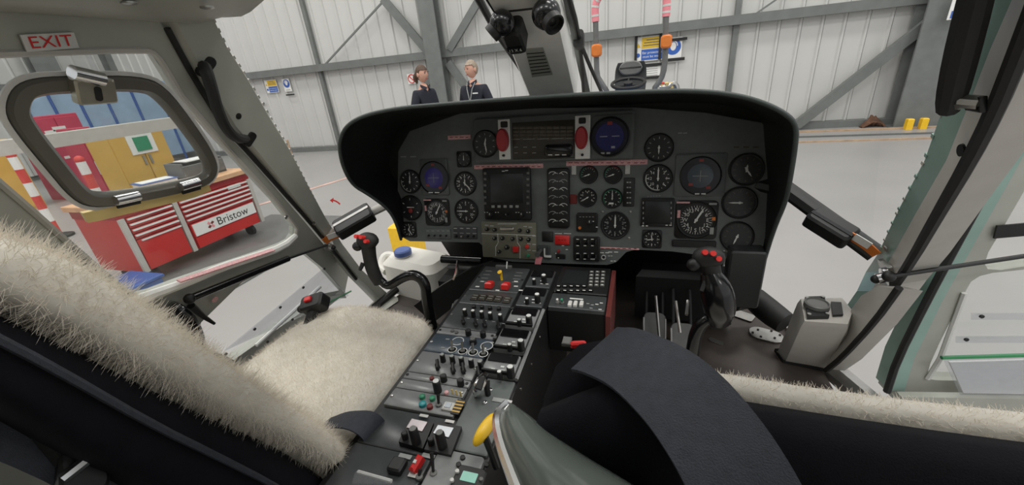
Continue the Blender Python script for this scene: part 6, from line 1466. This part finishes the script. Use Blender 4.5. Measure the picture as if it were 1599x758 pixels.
for s in (-1, 1):
    b = MB(); b.box((s * .17, .15, .01), (.03, .56, .02)); b.build('seat_rail', 'metal', seatR, None)
# inner side bolster: black hump carrying the strap guide
hump = [(870, 572, .27), (905, 536, .285), (945, 532, .30)]
rows = []
for (px, py, D_) in ((838, 758, .40), (838, 690, .41), (850, 620, .41), (868, 572, .40), (905, 538, .39), (950, 530, .38), (985, 545, .37)):
    p = at(px, py, D_); rows.append([p - SR, p + Vector((.01, -.03, .004)) - SR, p + Vector((.03, -.055, -.02)) - SR, p + Vector((.05, -.065, -.09)) - SR, p + Vector((.06, -.06, -.25)) - SR])
b = MB(); b.grid(rows); b.grid([[r[0] for r in rows], [r[0] + Vector((.03, .05, -.2)) for r in rows]]); b.build('side_bolster', 'seat_cover', seatR, 70)
# fleece patch glimpsed in the strap opening
q = [at(*p) for p in ((905, 582, .335), (925, 570, .335), (942, 578, .335), (952, 597, .335), (930, 592, .335))]
b = MB(); b.plate([p - SR for p in q], [], .006, (0, 1, 0)); b.build('fleece_patch', 'fleece', seatR, None)
# shoulder strap over the back
sp_ = [at(*p) for p in ((1010, 552, .345), (955, 534, .335), (985, 556, .30), (1050, 600, .27), (1100, 665, .245), (1135, 730, .225), (1170, 800, .21), (1200, 880, .20))]
sp_ = [at(*p) for p in ((930, 545, .36), (958, 548, .335), (1010, 572, .30), (1062, 615, .275), (1110, 675, .255), (1150, 740, .24), (1185, 810, .23))]
sd_ = [at(a_[0], a_[1], .3) - at(c_[0], c_[1], .3) for a_, c_ in (((955, 528), (905, 560)), ((1000, 530), (925, 575)), ((1085, 548), (955, 600)), ((1150, 590), (990, 660)), ((1205, 650), (1020, 720)), ((1255, 710), (1045, 790)), ((1300, 780), (1060, 860)))]
b = MB(); b.strap([p - SR for p in sp_], .062, sd_, .0016, 2); b.build('shoulder_strap', 'webbing', seatR)
# grey metal shell of the right seat with bright edge
cA = [at(*p) for p in ((792, 632, .375), (778, 646, .365), (776, 668, .35), (784, 700, .325), (797, 735, .30), (812, 775, .275))]
cB = [at(*p) for p in ((800, 630, .37), (807, 641, .35), (815, 668, .325), (845, 700, .295), (880, 740, .265), (915, 790, .24))]
cC = [at(*p) for p in ((800, 630, .375), (830, 648, .36), (870, 680, .33), (930, 718, .30), (1000, 754, .27), (1075, 800, .24))]
cD = [p + Vector((.02, .04, -.10)) for p in cC]
rows = []
for a_, m_, c_, d_ in zip(cA, cB, cC, cD):
    r = []
    for k in range(9):
        t = k / 8; r.append((a_ * (1 - t) ** 2 + (m_ + (m_ - (a_ + c_) / 2) * 1.0 + Vector((.0, -.012, .012))) * 2 * t * (1 - t) + c_ * t * t) - SR)
    rows.append(r + [d_ - SR])
b = MB(); b.grid(rows); so = b.build('seat_shell', 'seat_shell', seatR, 70); subsurf(so, 1); md = so.modifiers.new('solid', 'SOLIDIFY'); md.thickness = .003
b = MB(); b.tube([p - SR for p in cA], .005, 8, smooth=1); b.build('shell_edge', 'chrome', seatR)
# red strap end by the right seat
p = at(903, 538, .50); e = empty('belt_end', p, 'red strap end with grey clip beside the right seat', 'strap'); b = MB(); b.prism(rrect(.020, .008, .003, 3), -.003, .004, Matrix.Rotation(R(15), 4, 'Z'), .002); b.build('red_tab', 'paint_red', e); b = MB(); b.box((-.015, .003, 0), (.011, .015, .005), None, .001); b.build('clip', 'tug_grey', e, None)
# ================================================================= FLIGHT CONTROLS
def cyclic(path, grip, label, s):
    base = Vector((path[-1].x, path[-1].y, FZ)); e = empty('cyclic_stick', base, label, 'control stick', 'cyclic sticks')
    b = MB(); b.tube([p - base for p in path], [.012, .013, .014, .015, .015, .016, .018][:len(path)], 12, smooth=2); b.build('shaft', 'black_gloss', e)
    g0, g1, g2 = grip      # lower end, neck, head
    b = MB(); b.tube([g0 - base, g0.lerp(g1, .5) + Vector((0, -.008, 0)) - base, g1 - base, g2 - base], [.017, .020, .019, .022], 12, smooth=2); b.build('grip', 'black_rubber', e)
    hd = g2 - base; ax = (g2 - g1).normalized()
    b = MB(); b.ball(hd, .034, .026, .024, 14); hh = b.build('grip_head', 'black_rubber', e)
    b = MB(); b.ball(hd + Vector((-s * .030, -.012, -.014)), .015, .014, .014, 10); b.build('trim_hat', 'black', hh)
    for dx, dz in ((-.012, .018), (.004, .016), (.016, .004)): b = MB(); b.cyl(hd + Vector((dx, -.014, dz)), hd + Vector((dx, -.030, dz + .008)), .0058, 10); b.build('red_button', 'lamp_red', hh)
    b = MB(); b.tube([g1 - base + Vector((-s * .014, -.016, -.012)), g1 - base + Vector((-s * .022, -.028, -.03))], [.007, .005], 8); b.build('trigger', 'black', hh)
    b = MB(); b.lathe([(.05, 0), (.05, .02), (.03, .05), (.02, .06)], None, 16); b.build('boot', 'black_rubber', e)
    return e
Yc = .87
pth = [on_y(x, y, Yc) for x, y in ((594, 438), (604, 450), (625, 436), (642, 428), (662, 438), (668, 462), (663, 500))]; pth.append(Vector((pth[-1].x - .01, Yc, FZ)))
cyclic(pth[:-1] + [pth[-1]], (on_y(592, 440, Yc), on_y(577, 400, Yc), on_y(573, 374, Yc)), 'curved black cyclic stick with red buttons in front of the left seat', 1) if False else None
def cyc2(pxs, gp, label, s): 
    P_ = [on_y(x, y, Yc) for x, y in pxs]; P_.append(Vector((P_[-1].x, Yc, FZ)))
    return cyclic(P_, [on_y(x, y, Yc) for x, y in gp], label, s)
cyc2(((592, 436), (606, 449), (628, 434), (646, 428), (664, 440), (666, 470)), ((592, 441), (577, 402), (574, 376)), 'curved black cyclic stick with red buttons in front of the left seat', 1)
cyc2(((1126, 470), (1136, 492), (1122, 500), (1106, 496), (1090, 510), (1082, 540)), ((1126, 480), (1112, 428), (1106, 402)), 'black cyclic stick with red buttons in front of the right seat', 1)
# glove shaped black cover bulge on the right stick
p = on_y(1118, 456, Yc); b = MB(); b.tube([on_y(1108, 425, Yc) , on_y(1118, 450, Yc - .01), on_y(1124, 480, Yc - .01), on_y(1122, 500, Yc)], [.020, .034, .036, .026], 14, smooth=2); o = b.build('stick_cover', 'black_gloss'); tag(o, 'glossy black hand guard around the right cyclic grip', 'guard')
# left collective lever end beside the cushion
pc_ = at(492, 478, 1.18); e = empty('collective_lever', Vector((pc_.x, pc_.y - .3, FZ)), 'black collective lever with red switch beside the left cushion', 'lever'); bs = Vector((pc_.x, pc_.y - .3, FZ)); q = pc_ - bs
b = MB(); b.tube([Vector((0, 0, 0)), q * .5 + Vector((0, -.05, 0)), q], [.016, .014, .016], 10, smooth=1); b.build('tube', 'black', e)
b = MB(); b.prism(rrect(.075, .05, .010, 3), -.02, .02, TR(q + Vector((0, 0, .008)), x=(1, .4, 0), z=(-.1, -.5, .8)), .006); bx = b.build('switch_head', 'black', e)
b = MB(); b.prism(rrect(.022, .016, .003, 2), 0, .008, TR(q + Vector((-.008, -.008, .026)), x=(1, .4, 0), z=(-.1, -.5, .8)), .002); b.build('red_switch', 'paint_red', bx)
b = MB(); b.ball(q + Vector((-.045, -.01, -.01)), .014, .012, .012, 10); b.build('side_knob', 'black', bx)
# pedals
def pedal(px, py, z, label, sx=1):
    p = on_z(px, py, z); e = empty('rudder_pedal', (p.x, p.y, FZ), label, 'pedal', 'rudder pedals'); h = z - FZ
    b = MB(); T_ = TR((0, 0, h), x=(1, 0, 0), z=(0, -.6, .8)); b.prism(rrect(.075, .11, .02, 4), -.006, .006, T_, .002); pd_ = b.build('pedal_plate', 'tug_grey', e)
    b = MB(); b.tube([T_ @ Vector((.037 * c_, .054 * d_, .007)) for c_, d_ in ((-1, .6), (-1, -.7), (-.6, -1), (.6, -1), (1, -.7), (1, .6))], .003, 6); b.build('bright_rim', 'metal', pd_)
    for dx in (-.028, .028):
        b = MB(); b.tube([(dx, .02, h), (dx, .10, h + .06), (dx, .16, h + .10)], .0055, 8); b.build('pedal_arm', 'black', e)
    b = MB(); b.cyl((-.05, .02, 0), (.05, .02, 0), .012, 8); b.cyl((0, .02, 0), (0, .02, h), .008, 8); b.build('pivot', 'black', e)
pedal(1066, 530, .72, 'grey rudder pedal with bright rim in front of the right seat, outer one'); pedal(1022, 512, .72, 'grey rudder pedal in front of the right seat, nearer the console')
pedal(719, 489, .76, 'grey rudder pedal left of the console')
# rods and tubes under the panel
for x0, y0, x1, y1, r_, m_, lab in ((690, 405, 752, 408, .016, 'black_gloss', 'upper black tube under the left of the panel'), (700, 417, 745, 419, .010, 'tug_grey', 'thin grey tube under the left of the panel')):
    b = MB(); b.cyl(on_y(x0, y0, 1.30), on_y(x1, y1, 1.30), r_, 12); tag(b.build('cross_tube', m_), lab, 'tube')
for x0, y0, x1, y1, lab in ((1024, 462, 1031, 545, 'bright pedal rod nearest the console on the right'), (1055, 470, 1062, 520, 'bright pedal rod in the middle on the right'), (1074, 470, 1072, 492, 'short bright pedal rod on the right')):
    b = MB(); b.cyl(on_y(x0, y0, 1.22), on_y(x1, y1, 1.16), .005, 8); tag(b.build('pedal_rod', 'metal'), lab, 'rod', 'pedal rods')
b = MB(); p = on_y(714, 424, 1.24); b.tube([p + Vector((.01, 0, .05)), p, p + Vector((-.01, -.02, -.03))], [.004, .008, .006], 8); tag(b.build('lock_pin', 'chrome'), 'bright locking pin under the left of the panel', 'pin')
b = MB(); b.box((0, 0, 0), (.16, .10, .10), Matrix.Translation(on_y(720, 442, 1.34)), .02); tag(b.build('pedal_housing', 'black', None, None), 'black housing below the left of the panel', 'housing')
b = MB(); b.box((0, 0, 0), (.34, .10, .20), Matrix.Translation(on_y(1065, 455, 1.42)), .02); tag(b.build('pedal_housing', 'black', None, None), 'black housing below the right of the panel', 'housing')
b = MB(); pr2 = on_y(1160, 432, 1.26); b.prism(rrect(.10, .20, .01, 3), -.03, .03, TR(pr2, x=(1, 0, 0), z=(0, -1, 0)), .005); tag(b.build('panel_bracket', 'tug_seat'), 'dark bracket block below the right end of the panel', 'bracket')
# white jerrycan with blue cap, yellow carton behind it
pj = on_y(668, 452, 1.50); base = Vector((pj.x - .02, 1.50, FZ)); e = empty('jerrycan', TR(base, x=(1, -.25, 0)), 'white plastic jerrycan with blue cap beyond the left cyclic', 'jerrycan')
tz = on_y(660, 400, 1.50).z - FZ
b = MB(); b.prism(rrect(.34, .20, .05, 5), 0, tz, None, .03); b.build('body', 'plastic_white', e)
ca = e.matrix_world.inverted() @ on_y(629, 394, 1.49); b = MB(); b.cyl((ca.x, ca.y, tz - .02), (ca.x, ca.y, tz + .022), .036, 16); nk = b.build('neck', 'plastic_white', e); b = MB(); b.lathe([(.042, 0), (.042, .02), (.036, .026)], Matrix.Translation((ca.x, ca.y, tz + .01)), 20); b.build('cap', 'blue', nk); nk.children[0].data.materials[0] = mat('cap_blue', (.07, .12, .32), .4)
b = MB(); b.tube([(-.15, 0, tz - .03), (-.20, -.03, tz - .01), (-.19, -.08, tz - .06), (-.14, -.09, tz - .07)], .018, 10, smooth=2); b.build('handle', 'plastic_white', e)
b = MB(); yb = on_z(636, 374, .3); b.box((0, 0, 0), (.17, .3, .40), Matrix.Translation(Vector((on_y(638, 380, 3.0).x, 3.0, .20))), .02); tag(b.build('yellow_bin', 'yellow', None, None), 'bright yellow bin on the hangar floor beyond the jerrycan', 'bin')

# black foot well cover left of the console
q = [on_y(x, y, 1.22) for x, y in ((646, 478), (690, 446), (735, 420), (768, 410), (776, 430), (720, 470), (676, 505))]
b = MB(); b.plate(q, [], .02, (0, 1, 0)); tag(b.build('foot_well_cover', 'black', None, None), 'black slanted cover between jerrycan and console', 'cover')
